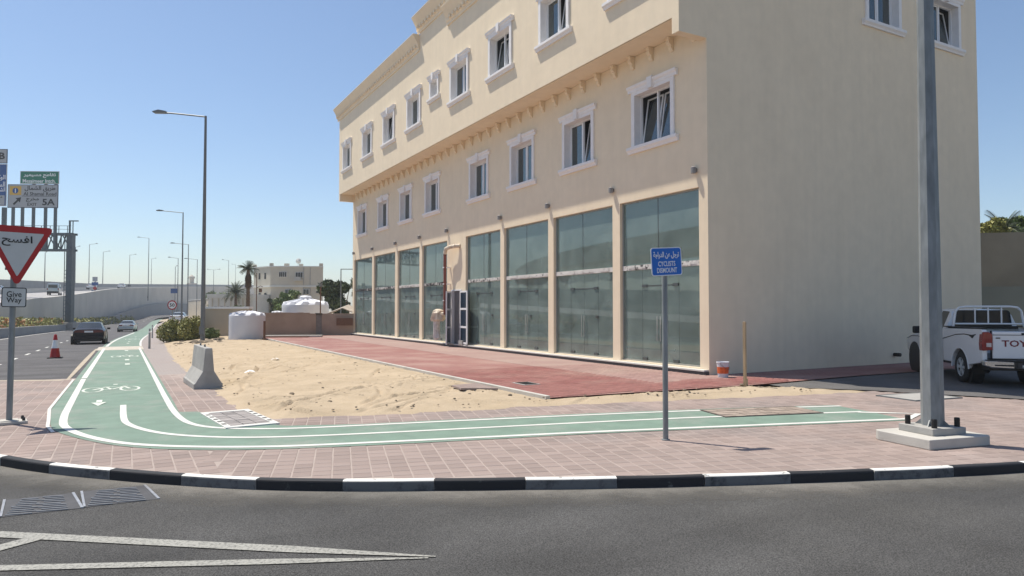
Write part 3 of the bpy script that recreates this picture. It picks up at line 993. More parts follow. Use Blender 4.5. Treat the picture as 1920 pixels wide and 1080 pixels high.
BAYS = [(14.12, 17.62), (18.0, 21.55), (21.92, 25.37), (25.70, 29.10), (31.22, 34.50), (34.88, 38.29), (38.72, 42.70), (43.05, 47.0)]
GZ0, GZ1 = .20, 5.18
LOWER = [16.0, 19.93, 23.85, 27.72, 33.1, 36.95, 40.9, 45.15]
UPPER = [15.9, 19.93, 23.85, 27.68, 33.2, 37.05, 41.0, 45.4]
OW, LZ0, LZ1, UZ0, UZ1 = 1.62, 6.84, 8.44, 11.18, 12.72
SVC = (29.57, 30.6, .12, 2.68)
SIDEW = [21.75, 25.35]
lh = [(a, b, GZ0, GZ1) for a, b in BAYS] + [(c - OW / 2, c + OW / 2, LZ0, LZ1) for c in LOWER] + [SVC]
mb = MB(); wall_grid(mb, [Y0, Y1], [0, SOF], lh, lambda u, v: (XF, u, v))
for a, b in BAYS:      # jambs, heads and sills of the shop openings
    d = XF + .16
    mb.quad((XF, a, GZ0), (d, a, GZ0), (d, a, GZ1), (XF, a, GZ1)); mb.quad((XF, b, GZ0), (XF, b, GZ1), (d, b, GZ1), (d, b, GZ0))
    mb.quad((XF, a, GZ1), (d, a, GZ1), (d, b, GZ1), (XF, b, GZ1)); mb.quad((XF, a, GZ0), (XF, b, GZ0), (d, b, GZ0), (d, a, GZ0))
fw = ob('facade_wall', mb, M_cream, bld)
uh = [(c - OW / 2, c + OW / 2, UZ0, UZ1) for c in UPPER] + [(30.5 - .4, 30.5 + .4, 11.95, 12.75)]
mb = MB(); wall_grid(mb, [Y0, Y1], [SOF, TOP - .4], uh, lambda u, v: (XO, u, v))
# returns of the overhang at both ends
for ya, yb in ((Y0, Y0 + .27), (Y1 - .27, Y1)):
    mb.box(XO, ya, FIN, XF - .003, yb, SOF)
# raised centre panel of the parapet
mb.box(XO, 28.95, TOP - .4, XO + .3, 32.4, TOP + .5)
ob('upper_wall', mb, M_cream, bld)
mb = MB()
sh = [(c - OW / 2, c + OW / 2, UZ0, UZ1) for c in SIDEW]
wall_grid(mb, [XF, XB], [0, SOF, TOP - .3], sh, lambda u, v: (u, Y0, v))
mb.quad((XO, Y0, SOF), (XF, Y0, SOF), (XF, Y0, TOP - .3), (XO, Y0, TOP - .3))
ob('side_wall', mb, M_cream, bld)
mb = MB()
mb.quad((XF, Y1, 0), (XF, Y1, SOF), (XB, Y1, SOF), (XB, Y1, 0)); mb.quad((XO, Y1, SOF), (XO, Y1, TOP - .3), (XB, Y1, TOP - .3), (XB, Y1, SOF))
mb.quad((XB, Y0, 0), (XB, Y1, 0), (XB, Y1, TOP - .3), (XB, Y0, TOP - .3))
ob('rear_wall', mb, M_cream, bld)
mb = MB(); mb.box(XO + .05, Y0 + .27, SOF + .003, XF - .003, Y1 - .27, SOF + .06)
ob('soffit', mb, M_cream, bld)
mb = MB(); mb.box(XO + .02, Y0 + .02, TOP - .9, XB - .02, Y1 - .02, TOP - .8)
ob('roof', mb, M_concrete_pale, bld)
# floors, ceiling and partitions seen through the glass
M_room = mat('bare_plaster', (.48, .48, .45), .9, .1, 1)
mb = MB()
mb.box(XF + .3, Y0 + .1, 0, XB - .2, Y1 - .1, .17)
ob('floor_slab', mb, M_concrete, bld)
mb = MB(); mb.box(XF + .25, Y0 + .1, 5.25, XB - .2, Y1 - .1, 5.5); mb.box(XF + 3.2, Y0 + .1, 2.95, XB - .3, Y1 - .1, 3.12)
ob('ceiling', mb, M_room, bld)
mb = MB()
for yy in (17.8, 21.73, 25.53, 29.3, 31.0, 34.7, 38.5, 42.88):
    mb.box(XF + .3, yy - .1, .17, XF + 9, yy + .1, 5.25)
mb.box(XF + 9, Y0 + .1, .17, XF + 9.2, Y1 - .1, 5.25)
ob('partition', mb, M_room, bld)
# plinth
mb = MB()
mb.box(XF - .16, Y0 - .0, .0, XF - .004, Y1, .115)
ob('plinth', mb, mat('dark_granite', (.06, .06, .062), .5, .2, 20), bld)
mb = MB()
mb.box(XF - .18, Y0 + .02, .118, XF - .004, Y1, .165)
ob('plinth_cap', mb, mat('pale_stone', (.62, .6, .56), .6, .05), bld, bevel=.006)
# cornice and dentils
PR = [(0, 14.82), (-.05, 14.82), (-.056, 14.95), (-.10, 15.0), (-.12, 15.14), (-.17, 15.24), (-.24, 15.36), (-.29, 15.46), (-.355, 15.55), (-.375, 15.61), (-.375, 15.635), (0, 15.64)]
mb = MB()
for a, b, dz in ((Y0 - .34, 28.94, 0), (32.41, Y1 + .3, 0), (28.7, 32.65, .88)):
    mb.prism([(XO + x, z + dz) for x, z in PR], a, b, 'y')
mb.prism([(Y0 + x, z) for x, z in PR], XO - .003, XB + .3, 'x')
ob('cornice', mb, M_cream, bld)
mb = MB()
y = Y0 - .2
while y < Y1 + .2:
    dz = .88 if 28.75 < y < 32.5 else 0
    if not (28.6 < y < 28.75 or 32.4 < y < 32.65):
        mb.box(XO - .185, y, 15.02 + dz, XO - .10, y + .17, 15.16 + dz)
    y += .36
o = ob('dentil', mb, M_cream, bld); o['kind'] = 'stuff'
# scroll brackets below the soffit
bm_ = MB()
bp = [(0, 0), (-.19, 0), (-.19, -.05), (-.165, -.07), (-.175, -.15), (-.15, -.20), (-.10, -.23), (-.10, -.29), (-.075, -.34), (-.04, -.38), (0, -.40)]
bm_.prism(bp, -.065, .065, 'y')
bm_.box(-.205, -.08, -.03, 0, .08, 0)
bme = bm_.mesh('bracket'); fixn(bme); bme.materials.append(M_cream)
for i in range(38):
    y = 14.25 + i * .885
    if y > 47.0: break
    o = bpy.data.objects.new('bracket', bme); COL.objects.link(o); o.parent = bld; o.location = (XF - .004, y, SOF - .003)
# wall lights
lmb = MB(); lmb.lathe([(.03, -.10), (.075, -.09), (.075, .07), (.03, .10)], (-.10, 0, 0), 12); lmb.box(-.03, -.05, -.05, 0, .05, .05)
lme = lmb.mesh('wall_light'); fixn(lme); lme.materials.append(mat('light_grey_metal', (.26, .25, .24), .5, .1))
for y in (14.22, 17.95, 21.85, 25.62, 31.16, 34.75, 38.55, 42.86, 46.9):
    o = bpy.data.objects.new('wall_light', lme); COL.objects.link(o); o.parent = bld; o.location = (XF, y, 5.66)

# shopfronts
M_shopframe = mat('shop_frame', (.30, .31, .29), .5, .05)
ALU_D = mat('dark_aluminium', (.10, .11, .11), .4, .1, metal=.4)
M_seam = mat('seam', (.05, .06, .06), .6, .1)
pane_cache = {}


def box_mesh(name, mat_, x0, y0, z0, x1, y1, z1):
    m = MB(); m.box(x0, y0, z0, x1, y1, z1); me = m.mesh(name); fixn(me); me.materials.append(mat_); return me


patch_me = box_mesh('patch_fitting', ALU_D, -.03, -.11, -.04, .012, .11, .04)
hm = MB(); hm.tube((-.06, 0, .0), (-.06, 0, .75), .016, n=8); hm.tube((-.06, 0, .1), (0, 0, .1), .01, n=6); hm.tube((-.06, 0, .65), (0, 0, .65), .01, n=6)
hme = hm.mesh('door_handle'); fixn(hme); hme.materials.append(M_chrome)
for bi, (a, b) in enumerate(BAYS):
    Wd = b - a
    fr = MB(); x0, x1 = XF + .10, XF + .155
    fr.box(x0, a + .002, GZ0 + .002, x1, a + .045, GZ1 - .002); fr.box(x0, b - .045, GZ0 + .002, x1, b - .002, GZ1 - .002)
    fr.box(x0 + .001, a + .045, GZ1 - .045, x1, b - .045, GZ1 - .002); fr.box(x0 + .001, a + .045, GZ0 + .002, x1, b - .045, GZ0 + .05)
    sf = ob('shopfront', fr, M_shopframe, bld)
    t = MB(); t.box(XF + .07, a + .046, 3.02, XF + .15, b - .046, 3.17)
    for _ in range(16):   # torn strips of protective film
        yy = random.uniform(a + .1, b - .5); l = random.uniform(.12, .5)
        t.box(XF + .06 - random.random() * .012, yy, 3.02 + random.random() * .06, XF + .072, yy + l, 3.10 + random.random() * .07)
    ob('transom', t, M_transom, sf)
    xg = XF + .125
    cuts = [a + .045, (a + b) / 2 + Wd * .02, b - .045]
    for u0, u1 in zip(cuts, cuts[1:]):
        p = MB(); p.box(xg, u0 + .006, 3.172, xg + .012, u1 - .006, GZ1 - .046); ob('glass_pane', p, M_shopglass, sf)
    q = [a + .045, a + Wd * .27, a + Wd * .5, a + Wd * .73, b - .045]
    for u0, u1 in zip(q, q[1:]):
        p = MB(); p.box(xg, u0 + .005, GZ0 + .052, xg + .012, u1 - .005, 3.018); ob('glass_pane', p, M_shopglass, sf)
    s = MB()
    s.box(xg - .004, cuts[1] - .010, 3.172, xg + .016, cuts[1] + .010, GZ1 - .046)
    for u in q[1:4]: s.box(xg - .001, u - .0045, GZ0 + .052, xg + .013, u + .0045, 3.018)
    ob('joint_strip', s, M_seam, sf)
    for u in (q[1] + .12, q[3] - .12):
        ob('patch_fitting', patch_me, None, sf, loc=(xg, u, 2.52)); ob('patch_fitting', patch_me, None, sf, loc=(xg, u, GZ0 + .1))
    s = MB(); s.box(xg - .006, q[1], 2.50, xg + .018, q[3], 2.53); ob('door_rail', s, ALU_D, sf)
    for u in (q[2] - .07, q[2] + .07):
        ob('door_handle', hme, None, sf, loc=(xg, u, .85))
    ob('lock_case', patch_me, None, sf, loc=(xg, q[2] - .25 - .5 * (bi % 2), 1.55)).scale = (1, .5, .9)

# plaster windows of the two upper floors
wcache = {}


def window_parts(w, h):
    k = (w, h)
    if k in wcache: return wcache[k]
    d = {}
    t = .15
    m = MB()    # surround with reveals
    m.box(-w / 2 - t, -.055, 0, -w / 2, .001, h); m.box(w / 2, -.055, 0, w / 2 + t, .001, h); m.box(-w / 2 - t, -.055, h, w / 2 + t, .001, h + t * .9)
    dp = .30
    m.quad((-w / 2, 0, 0), (-w / 2, dp, 0), (-w / 2, dp, h), (-w / 2, 0, h)); m.quad((w / 2, 0, 0), (w / 2, 0, h), (w / 2, dp, h), (w / 2, dp, 0))
    m.quad((-w / 2, 0, h), (-w / 2, dp, h), (w / 2, dp, h), (w / 2, 0, h)); m.quad((-w / 2, 0, 0), (w / 2, 0, 0), (w / 2, dp, 0), (-w / 2, dp, 0))
    d['window'] = (m, M_band)
    m = MB()    # sill, moulded
    m.prism([(.0, -.20), (-.06, -.20), (-.075, -.15), (-.11, -.11), (-.13, -.09), (-.13, -.003), (0, -.003)], -w / 2 - t - .16, w / 2 + t + .16, 'x')
    d['sill'] = (m, M_band)
    m = MB()    # head moulding with keystone
    z = h + t * .9
    m.prism([(0, z - .02), (-.07, z - .02), (-.08, z + .06), (-.12, z + .1), (-.14, z + .17), (0, z + .17)], -w / 2 - t - .14, w / 2 + t + .14, 'x')
    m.prism([(-.085, z - .12), (.085, z - .12), (.12, z + .225), (-.12, z + .225)], -.155, 0, 'y')
    d['lintel'] = (m, M_band)
    m = MB()    # fixed frame and mullion
    y0, y1, f = .20, .27, .045
    m.box(-w / 2 + .002, y0, .002, -w / 2 + f, y1, h - .002); m.box(w / 2 - f, y0, .002, w / 2 - .002, y1, h - .002)
    m.box(-w / 2 + f, y0 + .001, h - f, w / 2 - f, y1, h - .002); m.box(-w / 2 + f, y0 + .001, .002, w / 2 - f, y1, f)
    m.box(-.03, y0 - .005, f, .03, y1, h - f)
    d['frame'] = (m, M_alu)
    sw = w / 2 - f - .03 - .008; shh = h - 2 * f - .01
    m = MB(); e = .05
    m.box(-sw / 2, -.02, 0, -sw / 2 + e, .02, shh); m.box(sw / 2 - e, -.02, 0, sw / 2, .02, shh)
    m.box(-sw / 2 + e, -.019, 0, sw / 2 - e, .019, e); m.box(-sw / 2 + e, -.019, shh - e, sw / 2 - e, .019, shh)
    d['sash'] = (m, M_alu)
    m = MB(); m.box(-sw / 2 + e, -.004, e, sw / 2 - e, .004, shh - e)
    d['pane'] = (m, M_winglass)
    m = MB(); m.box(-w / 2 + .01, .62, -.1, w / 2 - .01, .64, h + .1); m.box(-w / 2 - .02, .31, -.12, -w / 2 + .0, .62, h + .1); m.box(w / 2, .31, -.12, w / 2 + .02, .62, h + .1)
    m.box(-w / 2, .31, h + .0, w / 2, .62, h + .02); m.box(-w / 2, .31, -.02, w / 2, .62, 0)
    d['dark_room_box'] = (m, M_dark)  # dark box behind the sashes; the room's shade is set in its colour
    r = {}
    for n, (mm, ma) in d.items():
        me = mm.mesh(n); fixn(me); me.materials.append(ma); r[n] = me
    r['sw'] = sw; r['f'] = f
    wcache[k] = r
    return r


M_blind = mat('pale_blind', (.50, .50, .48), .9, .08, 3)
blind_cache = {}


def window(x, y, z, rz, w, h, tilt=(0, 0), blind=None):
    P = window_parts(w, h)
    o = ob('window', P['window'], None, bld, loc=(x, y, z), rot=(0, 0, rz))
    for n in ('sill', 'lintel', 'frame', 'dark_room_box'): ob(n, P[n], None, o)
    if blind:
        u0, u1, v = blind
        m = MB()
        k = 0
        while u0 + k * .07 < u1: m.box(-w / 2 + w * (u0 + k * .07), .40 + .012 * (k % 2), h * v, -w / 2 + w * min(u1, u0 + k * .07 + .066), .41 + .012 * (k % 2), h - .01); k += 1
        ob('blind', m, M_blind, o)
    for s, tl in zip((-1, 1), tilt):
        l = (s * (P['sw'] / 2 + .034), .235 + (.01 if tl else 0), P['f'] + .005)
        r = (-rad(9) * tl, 0, 0)
        ob('sash', P['sash'], None, o, loc=l, rot=r); ob('pane', P['pane'], None, o, loc=l, rot=r)


H = -math.pi / 2
for i, c in enumerate(LOWER):
    window(XF - .002, c, LZ0, H, OW, LZ1 - LZ0, {0: (1, 1), 1: (0, 1)}.get(i, (0, 0)), {1: (.02, .34, .02), 2: (.55, .98, .02), 4: (.02, .98, .55), 6: (.1, .5, .02)}.get(i))
for i, c in enumerate(UPPER):
    window(XO - .002, c, UZ0, H, OW, UZ1 - UZ0, {1: (0, 1), 2: (1, 1), 5: (1, 0)}.get(i, (0, 0)), {0: (.02, .5, .02), 1: (.02, .3, .02), 3: (.02, .98, .6), 4: (.5, .98, .02), 7: (.3, .98, .02)}.get(i))
window(XO - .002, 30.5, 11.95, H, .8, .8)
window(SIDEW[0], Y0 - .002, UZ0, 0, OW, UZ1 - UZ0, (0, 0))
window(SIDEW[1], Y0 - .002, UZ0, 0, OW, UZ1 - UZ0, (0, 1))

# service cupboard with its door leaves swung out
mb = MB()
a, b, z0, z1 = SVC
mb.box(XF - .03, a - .06, z0, XF + .14, a, z1 + .06); mb.box(XF - .03, b, z0, XF + .14, b + .06, z1 + .06); mb.box(XF - .028, a, z1, XF + .14, b, z1 + .06)
sv = ob('service_cupboard', mb, M_alu, bld)
mb = MB()
for k in range(24):
    u0 = a + (b - a) * k / 24; u1 = a + (b - a) * (k + 1) / 24
    mb.box(XF + .10 + (.02 if k % 2 else 0), u0, z0, XF + .15, u1, z1)
ob('corrugated_back', mb, M_doorgrey, sv)


def leaf(hinge, end, zb, zt):
    hx, hy = hinge; ex, ey = end
    d = Vector((ex - hx, ey - hy)); L_ = d.length; ang = math.atan2(d.y, d.x)
    m = MB(); m.m = Matrix.Translation((hx, hy, 0)) @ Matrix.Rotation(ang, 4, 'Z')
    e = .09
    m.box(0, -.025, zb, e, .025, zt); m.box(L_ - e, -.025, zb, L_, .025, zt)
    n = MB(); n.m = m.m
    zs = [zb, zb + (zt - zb) * .30, zb + (zt - zb) * .64, zt - .08]
    for z in zs: m.box(e, -.024, z, L_ - e, .024, z + .09 if z != zs[-1] else zt)
    for za, zb_ in zip(zs, zs[1:]): n.box(e, -.012, za + .09, L_ - e, .012, zb_)
    o = ob('door_leaf', m, M_alu, sv); ob('door_panel', n, M_navy, o)
    return m.m


leaf((XF - .08, a - .05), (XF - .19, a - 1.05), .2, 2.66)
leaf((XF - .06, b + .05), (XF - .58, b - .60), .14, 2.66)
mb = MB(); mb.box(XF - .22, a - .55, .17, XF - .02, a - .1, .36)
ob('cable_duct', mb, M_concrete, sv)
# standpipe with bagged valve box
mb = MB(); mb.tube((XF - .28, 30.85, 1.55), (XF - .28, 30.85, 4.52), .075, n=12)
sp = ob('standpipe', mb, M_pipe, bld, smooth=True)
mb = MB(); mb.path([(XF, 29.7, 4.80), (XF - .16, 29.9, 4.80), (XF - .28, 30.3, 4.77), (XF - .29, 30.7, 4.72), (XF - .28, 30.85, 4.5)], .095, 10)
ob('wrapped_elbow', mb, M_wrap, sp, smooth=True)
mb = MB()
for z in (2.2, 3.0, 3.8): mb.box(XF - .37, 30.80, z, XF, 30.9, z + .05)
ob('pipe_clamp', mb, M_alu, sp)
mb = MB(); mb.lathe([(.30, 0), (.36, .1), (.33, .4), (.26, .52), (.1, .6)], (XF - .42, 31.35, 1.22), 9, wob=lambda t, h: 1 + .16 * math.sin(3 * t + h * 7))
mb.tube((XF - .40, 31.4, 1.5), (XF - .28, 30.85, 1.6), .1, n=8)
ob('valve_cover', mb, M_wrap, sp)
mb = MB(); mb.lathe([(.08, .3), (.17, .42), (.15, .8), (.22, 1.25)], (XF - .45, 31.45, 0), 9, wob=lambda t, h: 1 + .25 * math.sin(2 * t + h * 9))
ob('hanging_film', mb, M_plastic_film, sp)
mb = MB(); mb.tube((22.05, Y0 - .22, .32), (22.05, Y0, .32), .06, n=12)
ob('drain_pipe', mb, M_black, bld)

# ================================================================== STREET FURNITURE (near)
PSI = -YAW


def rounded(w, h, r, n=4):
    p = []
    for cx, cy, a0 in ((w / 2 - r, h / 2 - r, 0), (-w / 2 + r, h / 2 - r, 90), (-w / 2 + r, -h / 2 + r, 180), (w / 2 - r, -h / 2 + r, 270)):
        for i in range(n + 1):
            t = rad(a0 + 90 * i / n); p.append((cx + r * math.cos(t), cy + r * math.sin(t)))
    return p


def plate(mb, poly, y0, y1, cz=0, cx=0):
    return mb.prism([(x + cx, z + cz) for x, z in poly], y0, y1, 'y')


# cyclists dismount sign
s = thing('cyclist_sign', 'blue sign reading cyclists dismount on a thin grey post on the pavement', 'sign', (6.54, 7.36, 0), rad(-12))
mb = MB(); mb.tube((0, 0, -.05), (0, 0, 2.32), .038, n=14); mb.lathe([(.06, -.01), (.058, .012), (.04, .016)], n=14)
ob('post', mb, M_galv, s, smooth=True)
tilt = Matrix.Rotation(rad(-3.2), 4, 'Y')
mb = MB(); mb.m = tilt; plate(mb, rounded(.475, .39, .035), -.055, -.05, 0)
pl = ob('sign_plate', mb, M_letter_white, s, loc=(0, 0, 2.46))
mb = MB(); mb.m = tilt; plate(mb, rounded(.452, .367, .028), -.0575, -.0552, 0); ob('sign_face', mb, M_signblue, pl)
RT = Matrix.Rotation(rad(-3.2), 3, 'Y') @ Matrix.Rotation(math.pi / 2, 3, 'X')
def stext(parent, body, mat_, cx, cz, y, height=None, width=None, R=None, **k):
    R = R or Matrix.Rotation(math.pi / 2, 3, 'X')
    off = (R @ Matrix.Rotation(-math.pi / 2, 3, 'X')) @ Vector((cx, y, cz))
    return text(body, mat_, parent, 0, 0, height, width, rot=R, loc=off, **k)
stext(pl, arabic('ترجل عن الدراجة'), M_letter_white, 0, .088, -.0585, .10, .40, RT, bold=.025)
stext(pl, 'CYCLISTS', M_letter_white, 0, -.03, -.0585, .07, .265, RT, bold=.012)
stext(pl, 'DISMOUNT', M_letter_white, 0, -.12, -.0585, .07, .31, RT, bold=.012)
mb = MB(); mb.m = tilt; mb.box(-.2, -.049, .07, .2, -.036, .10); mb.box(-.2, -.049, -.12, .2, -.036, -.09); ob('bracket', mb, M_galv, pl)

# give way sign
s = thing('give_way_sign', 'red and white triangular give way sign with a white plate below, on a steel post', 'sign', (-1.55, 13.41, 0), rad(10))
mb = MB(); mb.tube((0, .05, .02), (0.02, .05, 2.9), .043, n=14)
ob('post', mb, M_galv, s, smooth=True)
mb = MB(); mb.box(-.21, -.13, 0, .23, .22, .045); mb.box(-.12, -.08, .045, .12, .18, .06)
bp_ = ob('base_plate', mb, M_concrete_pale, s, bevel=.008)
for bx, by in ((-.16, -.07), (.18, -.07), (.18, .16), (-.16, .16)):
    mb = MB(); mb.lathe([(.022, .045), (.022, .085), (.012, .1)], (bx, by, 0), 8); ob('bolt', mb, M_black, bp_)


def tri(wd, h, r, n=5):
    """triangle standing on its tip with rounded corners, tip at 0"""
    V = [Vector((0, 0)), Vector((wd / 2, h)), Vector((-wd / 2, h))]
    out = []
    for i in range(3):
        p, a, b = V[i], V[i - 1], V[(i + 1) % 3]
        da, db = (a - p).normalized(), (b - p).normalized()
        ha = math.acos(da.dot(db)) / 2
        c = p + (da + db).normalized() * (r / math.sin(ha))
        t0 = p + da * (r / math.tan(ha)); t1 = p + db * (r / math.tan(ha))
        v0, v1 = t0 - c, t1 - c
        a0 = math.atan2(v0.y, v0.x); a1 = math.atan2(v1.y, v1.x)
        if a1 - a0 > math.pi: a1 -= 2 * math.pi
        if a0 - a1 > math.pi: a1 += 2 * math.pi
        out += [(c.x + r * math.cos(a0 + (a1 - a0) * k / n), c.y + r * math.sin(a0 + (a1 - a0) * k / n)) for k in range(n + 1)]
    return out


roll = Matrix.Rotation(rad(.6), 4, 'Y')
mb = MB(); mb.m = Matrix.Translation((.055, 0, 2.15)) @ roll; plate(mb, tri(.95, .975, .045), 0, .006, 0)
tp = ob('triangle_plate', mb, M_redpaint, s)
mb = MB(); mb.m = Matrix.Translation((.055, 0, 2.15)) @ roll; plate(mb, tri(.685, .705, .012), -.003, -.0005, .165); ob('triangle_face', mb, M_signwhite, tp)
R = Matrix.Rotation(rad(.6), 3, 'Y') @ Matrix.Rotation(math.pi / 2, 3, 'X')
text(arabic('افسح'), M_letter_black, tp, 0, 0, .17, .40, rot=R, bold=.02, loc=(.05, -.0045, 2.15 + .735))
mb = MB(); mb.box(-.3, .007, 2.82, .35, .02, 2.86); mb.box(-.1, .007, 2.42, .16, .02, 2.46); ob('bracket', mb, M_galv, tp)
mb = MB(); mb.m = Matrix.Translation((.025, 0, 1.99)) @ Matrix.Rotation(rad(.8), 4, 'Y'); plate(mb, rounded(.325, .31, .03), 0, .006); gp = ob('text_plate', mb, M_letter_black, s)
mb = MB(); mb.m = Matrix.Translation((.025, 0, 1.99)) @ Matrix.Rotation(rad(.8), 4, 'Y'); plate(mb, rounded(.298, .283, .02), -.002, -.0003); ob('text_face', mb, M_signwhite, gp)
stext(gp, 'Give', M_letter_black, .025, 2.04, -.0035, .095, .195, bold=.008)
stext(gp, 'Way', M_letter_black, .025, 1.935, -.0035, .105, .195, bold=.008)

# big lamp post at the right, on its stepped plinth
s = thing('lamp_post', 'tall galvanised lamp post on a stepped concrete plinth nearest the camera', 'street lamp', (9.62, 5.50, 0), rad(-9))
mb = MB(); mb.prism([(-.56, -.42), (.48, -.46), (.53, -.40), (.54, .40), (-.52, .44), (-.57, .36)], 0, .13)
ob('plinth', mb, M_concrete_pale, s, bevel=.010)
mb = MB(); mb.prism([(-.29, -.25), (.27, -.29), (.30, .27), (-.27, .29)], .13, .225); ob('pad', mb, M_concrete, s, bevel=.008)
mb = MB()
n = 8
rings = [(.142, .225), (.138, 1.2), (.131, 2.4), (.106, 5.5), (.075, 11.5)]
mb.lathe(rings, (0, 0, 0), n)
ob('pole', mb, M_galv, s, loc=(.02, 0, 0), rot=(0, 0, rad(-14)))
for bx, by in ((-.20, -.2), (.22, -.2), (.22, .2), (-.2, .2)):
    mb = MB(); mb.lathe([(.035, .225), (.035, .335), (.03, .345)], (bx, by, 0), 12); ob('bolt_cap', mb, M_black, s)
for k in range(4):
    t = k * math.pi / 2 + .4
    d = Vector((math.cos(t), math.sin(t), 0)); p = Vector((-d.y, d.x, 0)) * .006
    q = [(.13, .225), (.22, .225), (.13, .31)]
    mb = MB(); vs = [d * a + p * sg + Vector((.02, 0, z)) for sg in (-1, 1) for a, z in q]
    mb.add(vs, [(0, 1, 2), (5, 4, 3), (0, 1, 4, 3), (1, 2, 5, 4), (2, 0, 3, 5)])
    ob('gusset', mb, M_galv, s)
mb = MB(); mb.path([(0.02, 0, 11.45), (.3, -.7, 11.9), (.55, -1.5, 12.0)], .045, 8); ob('arm', mb, M_galv, s)
mb = MB(); mb.obox((.68, -1.9, 12.0), (.3, .75, .1), Matrix.Rotation(rad(17), 3, 'Z')); ob('lamp_head', mb, M_lamp, s, bevel=.02)
# concrete barrier
s = thing('concrete_barrier', 'short grey concrete barrier with flared foot at the edge of the sand', 'barrier', (1.68, 18.45, gz(1.68, 18.45) - .004), rad(2))
pr = [(-.31, 0), (-.31, .13), (-.28, .15), (-.12, .42), (-.075, .95), (.075, .95), (.12, .42), (.28, .15), (.31, .13), (.31, 0)]
mb = MB(); mb.prism(pr, -1.05, 1.05, 'y'); ob('body', mb, M_concrete, s, bevel=.012)
mb = MB(); mb.path([(0, -.45, .90), (0, -.45, 1.0), (0, -.3, 1.0), (0, -.3, .90)], .012, 6); ob('lifting_loop', mb, M_lamp, s)
mb = MB(); mb.path([(0, .3, .90), (0, .3, 1.0), (0, .45, 1.0), (0, .45, .90)], .012, 6); ob('lifting_loop', mb, M_lamp, s)
# traffic cone
s = thing('traffic_cone', 'red traffic cone with a white sleeve standing on the road', 'traffic cone', (-2.51, 34.87, gz(-2.5, 34.87) - .012))
mb = MB(); mb.box(-.27, -.27, 0, .27, .27, .04); ob('base', mb, M_rubber, s, bevel=.01)
mb = MB(); mb.lathe([(.19, .04), (.185, .08), (.135, .42)], n=20); ob('lower_cone', mb, M_redpaint, s, smooth=True)
mb = MB(); mb.lathe([(.136, .421), (.085, .76)], n=20); ob('reflective_sleeve', mb, M_letter_white, s, smooth=True)
mb = MB(); mb.lathe([(.084, .761), (.05, .98), (.035, 1.0)], n=20); ob('tip', mb, M_redpaint, s, smooth=True)
# bollards
b0 = None
for (x, y, lb) in ((1.22, 42.6, 'slim grey bollard beside the green lane, the nearer of two'), (2.05, 64.5, 'slim grey bollard beside the green lane, the farther of two')):
    if b0 is None:
        b0 = thing('bollard', lb, 'bollard', (x, y, gz(x, y) - .01), 0, 'bollards along the cycle lane')
        mb = MB(); mb.lathe([(.06, 0), (.06, .02), (.052, 1.06), (.03, 1.1)], n=12); ob('post', mb, M_concrete, b0, smooth=True)
        mb = MB(); mb.lathe([(.0535, .84), (.0533, .96)], n=12); ob('band', mb, M_letter_white, b0, smooth=True)
    else:
        dup(b0, (x, y, gz(x, y) - .01), label=lb)
# bucket and stake near the corner
s = thing('paint_bucket', 'white paint bucket with orange label standing at the building corner', 'bucket', (13.62, 13.12, .037))
mb = MB(); mb.lathe([(.125, 0), (.13, .02), (.155, .36), (.165, .37), (.165, .40), (.15, .40), (.14, .375)], n=22); ob('body', mb, M_plaswhite, s, smooth=True)
mb = MB(); mb.lathe([(.1405, .10), (.1512, .27)], n=22); ob('label', mb, M_orange, s, smooth=True)
mb = MB(); mb.path([(.165 * math.cos(t), .165 * math.sin(t), .37 - .16 * math.sin(t - 3.4) if 3.4 < t < 6.5 else .37) for t in [3.4 + .31 * i for i in range(11)]], .005, 5); ob('handle', mb, M_lamp, s)
s = thing('timber_stake', 'upright raw timber stake in the sand before the side wall', 'stake', (12.15, 11.05, 0), rad(20))
mb = MB(); mb.box(-.035, -.03, -.05, .035, .03, 1.52); ob('stake', mb, M_timber, s, bevel=.006)
mb = MB(); mb.box(.037, -.03, -.05, .10, .03, .25); ob('side_block', mb, M_timber, s, bevel=.006)
# loose slab at the edge of the red paving
s = thing('loose_slab', 'thin loose concrete slab lying on the sand by the paving edge', 'slab', (6.72, 13.9, .065))
mb = MB(); mb.m = Matrix.Rotation(rad(4), 4, 'Y'); mb.prism([(-.42, .08), (-.52, -.6), (.42, -.5), (.5, .8)], 0, .045); ob('slab', mb, mat('reddish_concrete', (.26, .20, .18), .9, .15, 5, .3, 50), s, bevel=.006)
mb = MB(); mb.m = Matrix.Rotation(rad(30), 4, 'Z'); mb.box(-.02, -.55, -.03, .06, .55, .005); ob('batten', mb, M_timber_dark, s)

# covers in the ground
s = thing('inspection_cover', 'pale block-filled inspection cover beside the bend of the green lane', 'cover', (1.66, 12.2, .012), rad(6))
mb = MB(); w_, h_ = .40, .93
for x0, y0, x1, y1 in ((-w_, -h_, w_, -h_ + .13), (-w_, h_ - .13, w_, h_), (-w_, -h_ + .13, -w_ + .1, h_ - .13), (w_ - .1, -h_ + .13, w_, h_ - .13)): mb.box(x0, y0, -.03, x1, y1, .012)
ob('frame', mb, M_lanewhite, s, bevel=.003)
mb = MB(); mb.box(-w_ + .1, -h_ + .1, -.04, w_ - .1, h_ - .1, -.004); ob('tray', mb, mat('tray_grey', (.12, .115, .11), .9, .1), s)
for sx in (-1, 1):
    for k in range(5):
        mb = MB(); mb.box(sx * (w_ - .085), -.62 + k * .28, .0, sx * (w_ - .02), -.50 + k * .28, .0145); ob('notch', mb, bpy.data.materials['tray_grey'], s)
fm = MB(); fm.box(-.094, -.055, -.03, .094, .055, .010); fme = fm.mesh('block'); fixn(fme); fme.materials.append(mat('grey_block', (.30, .275, .265), .9, .2, 4, .2, 60, isl=.2))
